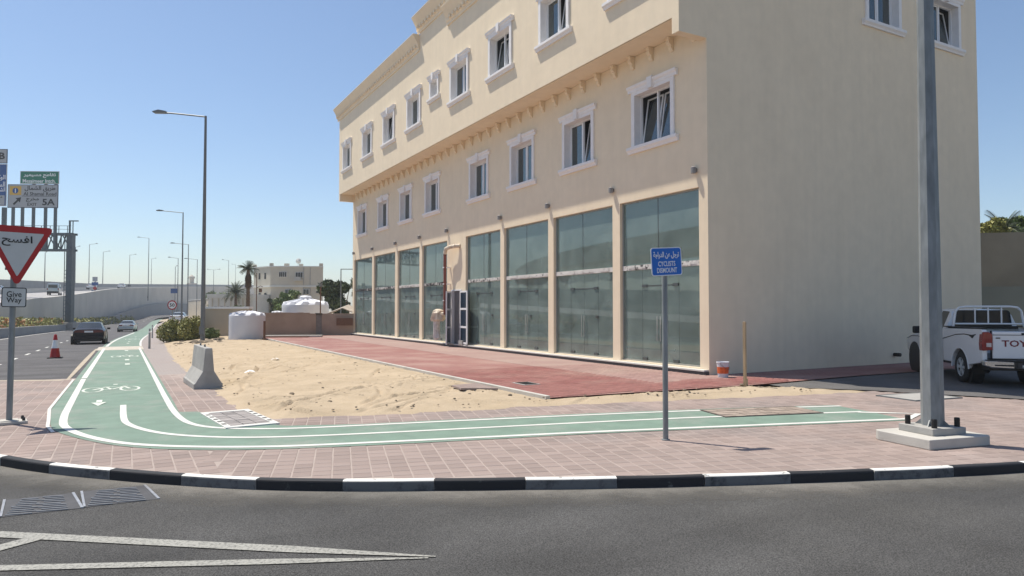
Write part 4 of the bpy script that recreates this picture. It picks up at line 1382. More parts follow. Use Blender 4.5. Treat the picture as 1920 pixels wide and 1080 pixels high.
for i in range(3):
    for j in range(14):
        o = bpy.data.objects.new('block', fme); COL.objects.link(o); o.parent = s
        o.location = (-.2 + .2 * i, -.765 + .1178 * j, random.uniform(-.006, .0)); o.rotation_euler = (random.uniform(-.02, .02), random.uniform(-.02, .02), random.uniform(-.02, .02))
s = thing('inspection_cover', 'dusty brown inspection cover set across the right end of the green lane', 'cover', (9.76, 8.53, .010), rad(-15))
mb = MB(); mb.prism([(-.92, -.38), (.92, -.38), (.92, .38), (-.92, .38)], -.03, .004); ob('tray', mb, mat('dust_brown', (.20, .155, .12), .95, .25, 3, .4, 40), s)
mb = MB()
for x0, y0, x1, y1 in ((-.95, -.42, .95, -.385), (-.95, .385, .95, .42), (-.95, -.385, -.925, .385), (.925, -.385, .95, .385), (-.01, -.385, .01, .385)): mb.box(x0, y0, -.03, x1, y1, .008)
ob('frame', mb, mat('cover_iron', (.10, .085, .075), .8, .3, 6), s)
fm = MB(); fm.box(-.095, -.085, -.03, .095, .085, .010); fme2 = fm.mesh('block'); fixn(fme2); fme2.materials.append(mat('dust_block', (.29, .235, .195), .95, .2, 3, .3, 50, isl=.18))
for i in range(9):
    for j in range(4):
        o = bpy.data.objects.new('block', fme2); COL.objects.link(o); o.parent = s; o.location = (-.815 + .203 * i + (.02 if i > 4 else -.0), -.285 + .19 * j, random.uniform(-.004, .002))
s = thing('inspection_cover', 'grey cover behind the big lamp post at the edge of the shaded lot', 'cover', (14.25, 8.4, .012), rad(-8))
mb = MB(); mb.box(-.62, -.42, -.03, .62, .42, .004); ob('lid', mb, M_concrete, s)
mb = MB()
for x0, y0, x1, y1 in ((-.66, -.46, .66, -.425), (-.66, .425, .66, .46), (-.66, -.425, -.625, .425), (.625, -.425, .66, .425)): mb.box(x0, y0, -.03, x1, y1, .010)
ob('frame', mb, M_lamp, s)
s = thing('drain_cover', 'small dark drain grate in the red paving', 'drain', (8.35, 14.25, .042), 0)
mb = MB(); mb.box(-.22, -.3, -.03, .22, .3, .006); ob('frame', mb, M_concrete, s)
mb = MB()
for k in range(7): mb.box(-.17, -.25 + k * .075, -.0, .17, -.215 + k * .075, .012)
ob('grate', mb, M_black, s)
# triple iron covers in the road
M_iron = mat('worn_iron', (.17, .175, .185), .5, .25, 10, .2, 40, metal=.3)
M_iron_l = mat('polished_iron', (.34, .345, .36), .4, .2, 10, metal=.4)
for i, lb in enumerate(('patterned iron cover in the road, rightmost of the row by the kerb', 'patterned iron cover in the road, middle of the row by the kerb', 'patterned iron cover in the road, cut by the left edge of the photo')):
    cx, cy = -.01 - i * .655, 8.22 - i * .0
    s = thing('iron_cover', lb, 'cover', (cx, cy, -.106), rad(-2), 'iron covers in the near road')
    mb = MB(); mb.prism([(-.27, .30), (-.36, .30), (-.30, -.345), (.345, -.345), (.22, .345), (-.36, .345)], -.03, .001) if 0 else mb.prism([(-.37, .34), (-.29, -.34), (.345, -.34), (.21, .34)], -.02, .0025)
    ob('plate', mb, mat('iron_recess', (.055, .055, .06), .7, .2) if i == 0 else bpy.data.materials['iron_recess'], s)
    for k in range(9):
        t = -.29 + k * .072
        m2 = MB(); x0 = -.33 + .05 * (k + 4) / 9; x1 = .30 - .11 * (k / 9)
        sl = .10
        xa, xb = (x0 + .05, x1 - .06) if k not in (4,) else (x0 + .03, x1 - .1)
        cutp = xa + (xb - xa) * (.52 if k % 2 else .45)
        for u0, u1 in ((xa, cutp - .015), (cutp + .015, xb)):
            m2.add([(u0, t - .012 + .0, .0028), (u1, t - .012 - .045, .0028), (u1, t + .012 - .045, .0028), (u0, t + .012, .0028), (u0, t - .010, .010), (u1, t - .010 - .045, .010), (u1, t + .010 - .045, .010), (u0, t + .010, .010)],
                   [(4, 5, 6, 7), (0, 1, 5, 4), (1, 2, 6, 5), (2, 3, 7, 6), (3, 0, 4, 7)])
        ob('rib', m2, M_iron, s)
    m2 = MB()
    m2.prism([(.205, .34), (.34, -.34), (.365, -.34), (.23, .34)], -.02, .011); m2.prism([(-.375, .34), (-.295, -.34), (-.275, -.34), (-.352, .34)], -.02, .0105)
    ob('rim', m2, M_iron_l, s)
# the kerb-side puddle stain is left to the material; a little litter
s = thing('paper_scrap', 'crumpled pale paper scrap on the sand, left of centre', 'litter', (3.05, 20.4, gz(3, 20.4) + .08))
mb = MB(); mb.add([(-.16, 0, 0), (0, -.06, .06), (.17, .01, .02), (.12, .12, .07), (-.08, .14, .03), (0, .03, .09)], [(0, 1, 5), (1, 2, 5), (2, 3, 5), (3, 4, 5), (4, 0, 5)]); ob('paper', mb, M_letter_white, s)
s = thing('paper_scrap', 'small white scrap on the sand farther towards the red paving', 'litter', (4.6, 25.2, gz(4.6, 25) + .08))
mb = MB(); mb.add([(-.13, 0, 0), (0, -.05, .06), (.15, .01, .02), (.1, .1, .06), (-.06, .1, .03)], [(0, 1, 4), (1, 2, 3), (1, 3, 4)]); ob('paper', mb, M_letter_white, s)

# ================================================================== VEHICLES


def loft(stations, tagger):
    """stations: (u, [(half width, z), ...]); returns {tag: MB}; tags come from tagger(station, band)"""
    out = {}
    P = len(stations[0][1])
    for i in range(len(stations) - 1):
        (u0, a), (u1, b) = stations[i], stations[i + 1]
        for k in range(P - 1):
            t = tagger(i, k)
            m = out.setdefault(t, MB())
            for sgn in (1, -1):
                q = [(sgn * a[k][0], u0, a[k][1]), (sgn * a[k + 1][0], u0, a[k + 1][1]), (sgn * b[k + 1][0], u1, b[k + 1][1]), (sgn * b[k][0], u1, b[k][1])]
                m.quad(*(q if sgn > 0 else q[::-1]))
    m = out.setdefault(tagger(-1, 0), MB())
    for u, a in (stations[0], stations[-1]):
        pts = [(x, u, z) for x, z in a] + [(-x, u, z) for x, z in reversed(a)]
        m.add(pts, [tuple(range(len(pts)))])
    return out


def weld(mb, name):
    me = mb.mesh(name)
    bm = bmesh.new(); bm.from_mesh(me)
    bmesh.ops.remove_doubles(bm, verts=bm.verts, dist=.0005)
    bmesh.ops.dissolve_degenerate(bm, edges=bm.edges, dist=.0005)
    bmesh.ops.recalc_face_normals(bm, faces=bm.faces)
    bm.to_mesh(me); bm.free()
    me.polygons.foreach_set('use_smooth', [True] * len(me.polygons))
    me.set_sharp_from_angle(angle=rad(32))
    return me


def wheel(parent, x, u, r, wdt, side, spokes=6):
    m = MB(); m.lathe([(r * .62, -wdt / 2), (r * .9, -wdt / 2), (r, -wdt / 2 + .03), (r, wdt / 2 - .03), (r * .9, wdt / 2), (r * .62, wdt / 2), (r * .61, 0), (r * .62, -wdt / 2)], (0, 0, 0), 28, 'x', caps=False)
    o = ob('wheel', m, M_tyre, parent, smooth=True, loc=(x, u, r))
    m = MB()
    s = side
    m.lathe([(r * .66, s * wdt * .30), (r * .66, s * wdt * .47), (r * .58, s * wdt * .48), (r * .57, s * wdt * .36)], n=28, axis='x', caps=False)
    m.lathe([(r * .15, s * wdt * .3), (r * .15, s * wdt * .46), (r * .08, s * wdt * .49)], n=14, axis='x')
    for k in range(spokes):
        t = 2 * math.pi * k / spokes
        d = Vector((0, math.cos(t), math.sin(t))); e = Vector((0, -d.z, d.y))
        a, b = d * r * .12, d * r * .6
        xa, xb = s * wdt * .32, s * wdt * .45
        wd = r * .085
        vs = [Vector((xx, 0, 0)) + p + e * sg * wd * f for xx in (xa, xb) for p, f in ((a, .8), (b, 1.2)) for sg in (-1, 1)]
        m.add(vs, [(0, 1, 3, 2), (4, 6, 7, 5), (0, 2, 6, 4), (1, 5, 7, 3), (2, 3, 7, 6), (0, 4, 5, 1)])
    ob('rim', m, M_rim, o)
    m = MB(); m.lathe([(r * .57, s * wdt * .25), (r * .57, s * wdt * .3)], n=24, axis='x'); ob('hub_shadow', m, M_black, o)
    return o


def sedan(name, label, paint, loc, rz, lens, group=None):
    """rear at -Y, front at +Y"""
    c = thing(name, label, 'car', loc, rz, group)
    S = lambda u, zb, zs, zt, wd, wt: (u, [(wd * .8, zb), (wd * .97, zb + .1), (wd, (zb + zs) / 2 + .03), (wd * .965, zs), (wt, zt - .045), (wt * .82, zt - .008), (0, zt)])
    st = [S(-2.40, .36, .78, .90, .80, .70), S(-2.33, .30, .86, 1.0, .87, .74), S(-2.0, .24, .90, 1.045, .905, .75), S(-1.62, .22, .92, 1.07, .92, .74),
          S(-.92, .2, .93, 1.40, .925, .60), S(-.86, .2, .93, 1.41, .925, .60), S(-.10, .2, .92, 1.445, .925, .605), S(-.02, .2, .92, 1.445, .925, .605), S(.50, .2, .915, 1.415, .925, .61), S(.56, .2, .915, 1.40, .925, .61),
          S(1.35, .2, .90, .99, .92, .76), S(1.9, .22, .82, .91, .90, .74), S(2.28, .27, .70, .80, .85, .70), S(2.42, .34, .60, .68, .74, .62)]

    def tg(i, k):
        if i < 0: return 'body'
        if k in (4, 5) and i in (3, 9): return 'windscreen'
        if k == 3 and i in (3, 5, 7, 9): return 'side_window'
        return 'body'
    for t, m in loft(st, tg).items():
        ob(t, weld(m, t), paint if t == 'body' else M_carglass, c)
    for x, s in ((.80, 1), (-.80, -1)):
        for u in (-1.42, 1.38):
            wheel(c, x, u, .315, .21, s)
            m = MB(); m.lathe([(.375, s * .125 - .1), (.375, s * .1265)], (x, u, .33), 24, 'x'); ob('wheel_arch', m, M_black, c)
    for s in (1, -1):
        m = MB(); m.prism([(s * .42, .80), (s * .80, .80), (s * .80, .93), (s * .42, .95)], -2.415, -2.33, 'y'); ob('tail_light', m, lens, c)
        m = MB(); m.prism([(s * .38, .60), (s * .70, .60), (s * .72, .72), (s * .4, .70)], 2.30, 2.44, 'y'); ob('headlight', m, M_clear_lens, c)
        m = MB(); m.obox((s * 1.0, .78, .98), (.2, .1, .13)); ob('mirror', m, paint, c, bevel=.03)
    m = MB(); m.box(-.83, -2.45, .36, .83, -2.3, .60); bu = ob('rear_bumper', m, paint, c, bevel=.05)
    m = MB(); m.box(-.7, -2.40, .22, .7, -2.3, .36); ob('valance', m, M_black, c)
    m = MB(); m.box(-.78, 2.34, .3, .78, 2.46, .52); ob('front_bumper', m, paint, c, bevel=.05)
    m = MB(); m.box(-.24, -2.425, .80, .24, -2.40, .91); pl_ = ob('number_plate', m, M_letter_white, c)
    m = MB(); m.box(-.42, -2.418, .78, .42, -2.4, .945); ob('plate_recess', m, M_darkred_lens if lens is not M_red_lens else M_chrome, c)
    return c


xs0, ys0 = -1.93, 54.6
black = sedan('sedan_car', 'black saloon car driving away past the traffic cone', M_black_car, (xs0, ys0, gz(xs0, ys0) - .012), rad(-1.0), M_darkred_lens)
xs0, ys0 = .45, 101.5
sedan('sedan_car', 'silver saloon car farther up the road beyond the black car', M_silver_car, (xs0, ys0, gz(xs0, ys0) - .012), rad(-5.5), M_red_lens)
sedan('sedan_car', 'white car parked behind the olive shrubs under the speed limit sign', M_whitepaint_car, (6.5, 104.0, gz(6.5, 104) - .02), rad(-12), M_red_lens)


# ---------------- white pickup in the shade of the side wall
def pickup():
    hd = Vector((.66, .75)).normalized(); rt = Vector((hd.y, -hd.x))
    ax = Vector((18.05, 9.50)) + rt * .80
    c = thing('pickup_truck', 'white double-cab pickup with bed rack parked in the shade of the side wall', 'pickup', (ax.x, ax.y, .014), math.atan2(hd.y, hd.x) - math.pi / 2)
    P = M_whitepaint_car
    S = lambda u, zb, zs, zt, wd, wt: (u, [(wd * .9, zb), (wd * .985, zb + .12), (wd, .86), (wd * .985, zs), (wt, zt - .06), (wt * .84, zt - .01), (0, zt)])
    st = [S(1.00, .46, 1.17, 1.66, .90, .70), S(1.06, .46, 1.18, 1.77, .905, .67), S(1.16, .46, 1.18, 1.79, .905, .67), S(1.62, .46, 1.17, 1.81, .905, .67), S(1.70, .46, 1.17, 1.81, .905, .67), S(2.30, .46, 1.15, 1.79, .905, .68), S(2.36, .46, 1.15, 1.77, .905, .685),
          S(2.98, .46, 1.10, 1.20, .905, .80), S(3.5, .48, 1.02, 1.12, .90, .78), S(3.85, .50, .90, 1.02, .86, .72), S(3.98, .52, .74, .84, .78, .66)]

    def tg(i, k):
        if i < 0: return 'cab'
        if k == 3 and i in (2, 4, 6): return 'side_window'
        if k in (4, 5) and i == 6: return 'windscreen'
        return 'cab'
    for t, m in loft(st, tg).items():
        ob(t, weld(m, t), P if t == 'cab' else M_carglass, c)
    m = MB(); m.prism(rounded(1.36, .47, .09), .955, .997, 'y'); m.v = [(x * (1 - .16 * (z + .2)), y, z + 1.53) for x, y, z in m.v]; ob('rear_window', m, M_tint, c)
    # bed sides with a wheel arch cut out, seen from the side
    def side(x0, x1):
        pts = [(-1.27, .62), (-1.27, 1.30), (-1.20, 1.34), (.985, 1.30), (.985, .46), (.50, .46)]
        for k in range(9):
            t = math.pi * k / 8
            pts.append((.475 * math.cos(t), .36 + .47 * math.sin(t)))
        pts += [(-.50, .46), (-1.1, .55)]
        m = MB(); m.prism(pts, x0, x1, 'x'); return m
    for s in (1, -1):
        o = ob('bed_side', side(s * .80, s * .905), P, c, bevel=.03)
        m = MB(); m.lathe([(.50, s * .55), (.50, s * .80)], (0, 0, .38), 24, 'x'); ob('wheel_arch', m, M_black, c)
        # flared lip
        m = MB()
        pts = [(0 + .49 * math.cos(math.pi * k / 12), .36 + .485 * math.sin(math.pi * k / 12)) for k in range(13)]
        m.path([(s * .893, u, z) for u, z in pts], .02, 6); ob('arch_lip', m, P, c, smooth=True)
        m = MB(); pts = [(3.085 + .47 * math.cos(math.pi * k / 12), .38 + .47 * math.sin(math.pi * k / 12)) for k in range(13)]
        m.path([(s * .888, u, z) for u, z in pts], .02, 6); ob('arch_lip', m, P, c, smooth=True)
        m = MB(); m.lathe([(.46, s * .6), (.46, s * .911)], (0, 3.085, .40), 28, 'x'); ob('wheel_arch', m, M_black, c)
        # swoosh decal lines
        m = MB(); pts = [(-.95, 1.20), (-.75, 1.17), (-.3, 1.19), (.2, 1.16), (.7, 1.08), (1.2, 1.0), (1.7, .95)]
        for (ua, za), (ub, zb) in zip(pts, pts[1:]):
            x = s * .9075
            m.add([(x, ua, za - .012), (x, ub, zb - .012), (x, ub, zb + .012), (x, ua, za + .012)], [(0, 1, 2, 3)])
        m.add([(s * .9078, -.95, 1.21), (s * .9078, -.55, 1.165), (s * .9078, -.75, 1.10)], [(0, 1, 2)])
        pts = [(2.2, .98), (2.8, 1.03), (3.3, 1.02), (3.7, .93)]
        for (ua, za), (ub, zb) in zip(pts, pts[1:]):
            m.add([(s * .910, ua, za - .01), (s * .910, ub, zb - .01), (s * .910, ub, zb + .01), (s * .910, ua, za + .01)], [(0, 1, 2, 3)])
        ob('stripe', m, M_black, c)
        # lamps
        m = MB(); m.prism([(s * .71, .86), (s * .915, .84), (s * .925, 1.0), (s * .90, 1.27), (s * .78, 1.27), (s * .71, 1.22)], -1.31, -1.12, 'y'); tl = ob('tail_light', m, M_red_lens, c, bevel=.015)
        m = MB(); m.prism([(s * .74, .93), (s * .84, .93), (s * .84, 1.02), (s * .74, 1.02)], -1.318, -1.30, 'y'); ob('reversing_lens', m, M_clear_lens, tl)
        m = MB(); m.obox((s * 1.04, 2.42, 1.22), (.24, .14, .2)); ob('mirror', m, M_black, c, bevel=.04)
        for u in (1.35, 2.15):
            m = MB(); m.obox((s * .918, u, 1.02), (.03, .2, .04)); ob('door_handle', m, P, c, bevel=.01)
        m = MB()
        for u in (1.02, 1.74, 2.62): m.box(s * .906, u - .004, .55, s * .9095, u + .004, 1.12)
        ob('door_gap', m, M_black, c)
    # tailgate
    m = MB(); m.box(-.705, -1.285, .66, .705, -1.23, 1.28); tg_ = ob('tailgate', m, P, c, bevel=.02)
    m = MB(); m.box(-.72, -1.27, .62, -.708, -1.2, 1.30); m.box(.708, -1.27, .62, .72, -1.2, 1.30); m.box(-.70, -1.288, 1.195, .70, -1.284, 1.21); ob('tailgate_gap', m, M_black, tg_)
    text('TOYOTA', M_letter_red, tg_, 0, 1.01, .15, 1.04, y=-1.2875, bold=.02)
    m = MB(); m.box(-.12, -1.296, 1.20, .12, -1.284, 1.25); ob('latch', m, M_black, tg_)
    m = MB(); m.box(-.64, -1.295, 1.12, -.55, -1.2865, 1.145); ob('badge', m, M_black, tg_)
    m = MB(); m.box(-.9, -1.25, 1.285, -.2, -1.245, 1.305)
    m = MB(); m.box(-.80, -1.2, .62, .80, 1.0, .66); ob('bed_floor', m, M_black, c)
    m = MB(); m.box(-.91, -1.24, 1.335, -.79, .97, 1.36); m.box(.79, -1.24, 1.335, .91, .97, 1.36); m.box(-.79, .90, 1.29, .79, .97, 1.36); ob('bed_rail', m, M_black, c)
    # bumper
    m = MB(); m.box(-.86, -1.44, .60, .86, -1.24, .64); m.box(-.34, -1.42, .44, .34, -1.26, .60); bu = ob('rear_bumper', m, M_black, c, bevel=.01)
    for s in (1, -1):
        m = MB(); m.prism([(s * .34, .44), (s * .80, .46), (s * .93, .50), (s * .93, .62), (s * .34, .60)], -1.46, -1.26, 'y'); ob('bumper_end', m, M_chrome, bu, bevel=.03)
        m = MB(); m.prism([(s * .36, .50), (s * .74, .51), (s * .74, .54), (s * .36, .54)], -1.468, -1.455, 'y'); ob('bumper_slot', m, M_black, bu)
    m = MB(); m.box(-.26, -1.432, .46, .26, -1.42, .57); pl_ = ob('number_plate', m, mat('plate_dark', (.03, .03, .035), .4, .1), bu)
    text('557841', M_letter_white, pl_, 0, .50, .06, .36, y=-1.4345, bold=.01)
    # rack over the front of the bed
    m = MB()
    a = [(-.80, 0, 1.34), (-.74, .0, 1.74), (-.66, 0, 1.83), (-.5, 0, 1.855), (.5, 0, 1.855), (.66, 0, 1.83), (.74, 0, 1.74), (.80, 0, 1.34)]
    m.path([(x, .62, z) for x, y, z in a], .028, 8)
    m.path([(-.76, .62, 1.42), (.76, .62, 1.42)], .024, 8)
    for x in (-.27, 0.0, .27): m.path([(x * 1.1, .62, 1.42), (x * 1.1, .62, 1.855)], .018, 8)
    ob('bed_rack', m, P, c, smooth=True)
    for x, s in ((.76, 1), (-.76, -1)):
        for u in (0, 3.085): wheel(c, x, u, .375, .25, s, 6)
    m = MB(); m.box(-.7, -1.1, .38, .7, 3.7, .50); m.tube((-.75, 0, .37), (.75, 0, .37), .06, n=8); ob('chassis', m, M_black, c)
    m = MB(); m.tube((.3, -1.25, .36), (.3, .2, .40), .035, n=8); ob('exhaust', m, M_lamp, c)
    return c


pickup()

# ================================================================== LEFT BACKGROUND
# planter wall with hedge
pw = thing('planter_wall', 'low grey planter wall along the far side of the road', 'wall', (0, 0, 0))
mb = MB(); cp = MB()
ys_ = [58 + 3 * i for i in range(22)]
def strip_wall(mb, f0, f1, zb, zt, ys):
    vs, fs = [], []
    for i, y in enumerate(ys):
        x0, x1 = f0(y), f1(y)
        vs += [(x0, y, zb(y)), (x1, y, zb(y)), (x1, y, zt(y)), (x0, y, zt(y))]
        if i:
            a, b = 4 * (i - 1), 4 * i
            fs += [(a + k, a + (k + 1) % 4, b + (k + 1) % 4, b + k) for k in range(4)]
    n = len(vs); fs += [(0, 1, 2, 3), (n - 1, n - 2, n - 3, n - 4)]
    return mb.add(vs, fs)
strip_wall(mb, lambda y: -9.75 + slf(y), lambda y: -9.5 + slf(y), lambda y: gz(-9, y) - .4, lambda y: gz(-9, y) + .78, ys_)
ob('wall', mb, M_ret_dark, pw)
strip_wall(cp, lambda y: -9.80 + slf(y), lambda y: -9.46 + slf(y), lambda y: gz(-9, y) + .783, lambda y: gz(-9, y) + .86, ys_)
ob('coping', cp, M_concrete_pale, pw)


def leaves(n, c, r, size, shape=None, flat=.0):
    mb = MB()
    for _ in range(n):
        while True:
            p = Vector((random.uniform(-1, 1), random.uniform(-1, 1), random.uniform(-1, 1)))
            if p.length < 1 and p.length > random.random() * .9: break
        if shape: p = shape(p)
        q = Vector(c) + Vector((p.x * r[0], p.y * r[1], p.z * r[2]))
        d = Vector((random.gauss(0, 1), random.gauss(0, 1), random.gauss(.5, 1))).normalized()
        e = d.orthogonal().normalized() * size * random.uniform(.25, .5)
        e.rotate(Matrix.Rotation(random.random() * 6.28, 3, d))
        f = d.cross(e.normalized()) * size * random.uniform(.5, 1.1)
        mb.add([q - f, q + e, q + f, q - e], [(0, 1, 2, 3)])
    return mb


mb = MB(); mo = MB()
for i in range(2100):
    y = random.uniform(58, 121)
    x = random.uniform(-12.2, -9.85) + slf(y)
    z = gz(-9, y) + .55 + random.random() * (1.05 + .45 * noise.noise(Vector((y * .35, 0, 0))) + .25 * noise.noise(Vector((y * 1.1, 3, 0))))
    m_ = mo if random.random() < (.30 if y < 96 else .08) else mb
    t = leaves(3, (x, y, z), (.25, .35, .2), .26)
    m_.add(t.v, t.f)
hg = thing('hedge', 'green hedge with orange flowers growing behind the planter wall', 'hedge')
ob('foliage', mb, M_leaf2, hg, fix=False); ob('flowers', mo, M_leaf_orange, hg, fix=False)
mb = MB()
for i in range(1100):
    y = 123 + random.random() * 75
    x = -10.3 + slf(y) + random.uniform(-.9, .9)
    z = -1.3 + random.random() * (1.3 + .9 * noise.noise(Vector((y * .25, 1, 0))))
    t = leaves(3, (x, y, z), (.35, .5, .25), .4); mb.add(t.v, t.f)
tag(ob('low_shrubs', mb, M_leaf2, fix=False), 'low green shrubs along the foot of the concrete wall beyond the gantry', 'shrubs', kind='stuff')

# ramp of the raised motorway with its retaining wall
zd = lambda y: 2.3 + .035 * (y - 87)
wl = lambda y: -12.6 + slf(y) if y < 112 else -12.6 + slf(y) + 1.6 * sstep(112, 150, y)
ysd = [20 + 6 * i for i in range(80)]
rm = thing('motorway_ramp', 'grey concrete retaining wall carrying the climbing motorway ramp', 'ramp')
mb = MB(); strip_wall(mb, lambda y: wl(y) - .5, wl, lambda y: -2.2, lambda y: max(-1.5, zd(y)) + (.0 if y < 120 else .9 * sstep(120, 190, y)), ysd)
rw = ob('retaining_wall', mb, M_ret, rm)
for y in range(60, 330, 6):   # panel joints
    mb = MB(); mb.box(wl(y) - .02, y - .03, -1.6, wl(y) + .012, y + .03, zd(y) - .1); ob('joint', mb, M_ret_joint, rw)
mb = MB(); strip_wall(mb, lambda y: wl(y) - 16, lambda y: wl(y) - .503, lambda y: max(-1.9, zd(y) - .8), lambda y: max(-1.55, zd(y) - .02), ysd)
ob('deck', mb, mat('ramp_concrete_road', (.34, .33, .325), .9, .06, .3), rm)
mb = MB(); strip_wall(mb, lambda y: wl(y) - 16.6, lambda y: wl(y) - 16.01, lambda y: zd(y) - .8, lambda y: zd(y) + 2.6 - .9 * sstep(150, 260, y), ysd)
ob('parapet', mb, M_ret_dark, rm)
mb = MB(); strip_wall(mb, lambda y: wl(y) - 12.2, lambda y: wl(y) - 11.9, lambda y: zd(y) - .1, lambda y: zd(y) + .8, ysd)
ob('median_barrier', mb, M_concrete_pale, rm)
# lower wall in front of the ramp
lw = thing('boundary_wall', 'dark lower concrete wall curving with the road below the ramp', 'wall')
mb = MB(); strip_wall(mb, lambda y: -11.4 + 1.6 + slf(y) - .3, lambda y: -11.4 + 1.6 + slf(y), lambda y: -2, lambda y: -1.3 + 5.2 * sstep(120, 260, y), [135 + 6 * i for i in range(56)])
ob('wall', mb, M_ret_dark, lw)

# viaduct across the road, only seen mirrored in the shop glass
vd = thing('flyover', 'long concrete flyover on columns beyond the left edge, mirrored in the shop glass', 'bridge')
mb = MB()
strip_wall(mb, lambda y: -58 - .002 * (y - 60) ** 2, lambda y: -46 - .002 * (y - 60) ** 2, lambda y: 11.0, lambda y: 14.2, [-60 + 8 * i for i in range(36)])
ob('deck', mb, M_ret, vd)
for i in range(9):
    y = -40 + 30 * i
    m2 = MB(); m2.lathe([(1.1, -.5), (1.0, 9.0), (2.6, 10.997)], (-52 - .002 * (y - 60) ** 2, y, 0), 12); ob('column', m2, M_ret, vd)

# sign gantry over the road
gx, gy = at(131, 102)
zg = gz(gx, gy)
g = thing('sign_gantry', 'steel sign gantry with truss beam on a concrete footing by the ramp', 'gantry', (gx, gy, zg), rad(-27))
mb = MB(); mb.box(-1.1, -1.0, -.5, 1.1, 1.0, 1.15); ob('footing', mb, M_concrete, g, bevel=.05)
ztop = zpx(437, 102) - zg; zbot = zpx(471, 102) - zg
mb = MB(); mb.box(-.42, -.42, 1.15, .42, .42, ztop); mb.box(-.65, -.65, 1.151, .65, .65, 1.3); ob('column', mb, M_gantry, g)
mb = MB()
for yy in (-.5, .5):
    mb.box(-18, yy - .14, ztop - .3, .6, yy + .14, ztop); mb.box(-18, yy - .14, zbot, .6, yy + .14, zbot + .3)
    x = .3
    while x > -17:
        mb.tube((x, yy, zbot + .2), (x - 1.3, yy, ztop - .2), .09, n=6); mb.tube((x - 1.3, yy, ztop - .2), (x - 2.0, yy, zbot + .2), .09, n=6); mb.box(x - 2.1, yy - .06, zbot, x - 1.96, yy + .06, ztop); x -= 2.0
ob('truss', mb, M_gantry, g)
mb = MB()
for k in range(12): mb.box(-14 + k * 1.25, -.55, ztop, -13.93 + k * 1.25, -.48, ztop + 1.05)
mb.box(-14.5, -.55, ztop + 1.0, .3, -.5, ztop + 1.06); mb.box(-14.5, -.55, ztop + .5, .3, -.5, ztop + .55)
ob('guard_rail', mb, M_gantry, g)
mb = MB(); mb.box(-.3, -.1, ztop, -.12, .1, ztop + 1.9); mb.box(-.3, -.12, ztop + 1.75, 1.0, .12, ztop + 1.9); mb.box(.2, -.05, ztop, .3, .05, ztop + 1.75)
ob('camera_mast', mb, M_gantry, g)
mb = MB()
for k in range(14): mb.box(-.85, -.05, 1.6 + k * .55, -.42, .05, 1.68 + k * .55)
mb.box(-.9, -.06, 1.4, -.84, .06, ztop); ob('ladder', mb, M_gantry, g)
m_px = 102 / FPX     # metres per photo pixel there
def GX(px): return (px - 131) * m_px * 1.0
def GZ(py): return zpx(py, 102) - zg
mb = MB()
for px in (13, 29, 46, 66, 88, 106):
    w2 = .18 if px != 13 else .3
    mb.box(GX(px) - w2, -.72, zbot + .3, GX(px) + w2, -.45, GZ(330) if px > 50 else GZ(390))
ob('sign_post', mb, M_gantry, g)


def board(x0, x1, y0, y1, mats, border=M_signwhite, name='sign_board'):
    m = MB(); m.box(GX(x0), -.80, GZ(y1), GX(x1), -.73, GZ(y0))
    o = ob(name, m, border, g)
    m = MB(); b = .10; m.box(GX(x0) + b, -.83, GZ(y1) + b, GX(x1) - b, -.802, GZ(y0) - b); ob('sign_face', m, mats, o)
    return o


M_panel = mat('dull_white_panel', (.38, .39, .40), .5, .03)
o = board(42, 113, 322, 346, M_signgreen)
gtext = lambda o, b, ma, x, y, hgt, wid, **k: text(b, ma, o, GX(x), GZ(y), hgt, wid, y=-.835, thick=.01, **k)
gtext(o, arabic('تقاطع مسيمير'), M_letter_white, 78, 330, .75, 4.6, bold=.03)
gtext(o, 'Mesaimeer Intch.', M_letter_white, 77, 340.5, .55, 4.7, bold=.02)
o = board(20, 112, 347, 391, M_panel, mat('navy_border', (.05, .06, .09), .5, .1))
m = MB(); m.box(GX(24), -.85, GZ(367), GX(45), -.832, GZ(350.5)); ob('route_panel', m, M_signyellow, o)
m = MB(); m.lathe([(.42, -.87), (.42, -.852)], (GX(34.5), 0, GZ(359)), 18, 'y'); sh_ = ob('route_shield', m, M_signblue2, o)
text('1', M_letter_white, o, GX(34.5), GZ(359), .6, None, y=-.875, thick=.004, bold=.03)
gtext(o, arabic('طريق الشمال'), M_letter_black, 79, 355, .85, 4.4, bold=.02)
gtext(o, 'Al Shamal Road', M_letter_black, 79, 364.6, .5, 4.7, bold=.012)
m = MB(); m.box(GX(46), -.845, GZ(369.4), GX(109), -.832, GZ(368.6)); ob('rule', m, M_letter_black, o)
gtext(o, arabic('مخرج'), M_letter_black, 65.5, 376, .7, 1.8, bold=.02)
gtext(o, 'EXIT', M_letter_black, 65, 384.5, .42, 1.35, bold=.012)
gtext(o, '5A', M_letter_black, 95, 380, .95, 1.8, bold=.025)
m = MB(); cx, cz = GX(38), GZ(378)
q = lambda u, v: (cx + (u - v) * .707, cz + (u + v) * .707)
m.prism([q(-.75, -.13), q(.1, -.13), q(.1, -.45), q(.75, 0), q(.1, .45), q(.1, .13), q(-.75, .13)], -.85, -.832, 'y')
ob('arrow', m, M_letter_black, o)
o = board(-60, 18, 281, 308, M_panel, mat('navy_border2', (.05, .06, .09), .5, .1))
gtext(o, 'B', M_letter_black, 8.5, 294, 1.0, .85, bold=.03)
o = board(-60, 18, 309, 388, M_signblue2)
m = MB(); m.box(GX(-56), -.85, GZ(386), GX(15), -.833, GZ(368)); ob('lower_panel', m, M_panel, o)
m = MB(); m.box(GX(-10), -.85, GZ(325), GX(5), -.833, GZ(312)); ob('symbol_panel', m, M_panel, o)
m = MB(); m.prism([(GX(-6), GZ(322)), (GX(2.5), GZ(321)), (GX(-2), GZ(317))], -.86, -.851, 'y'); ob('symbol', m, M_letter_black, o)
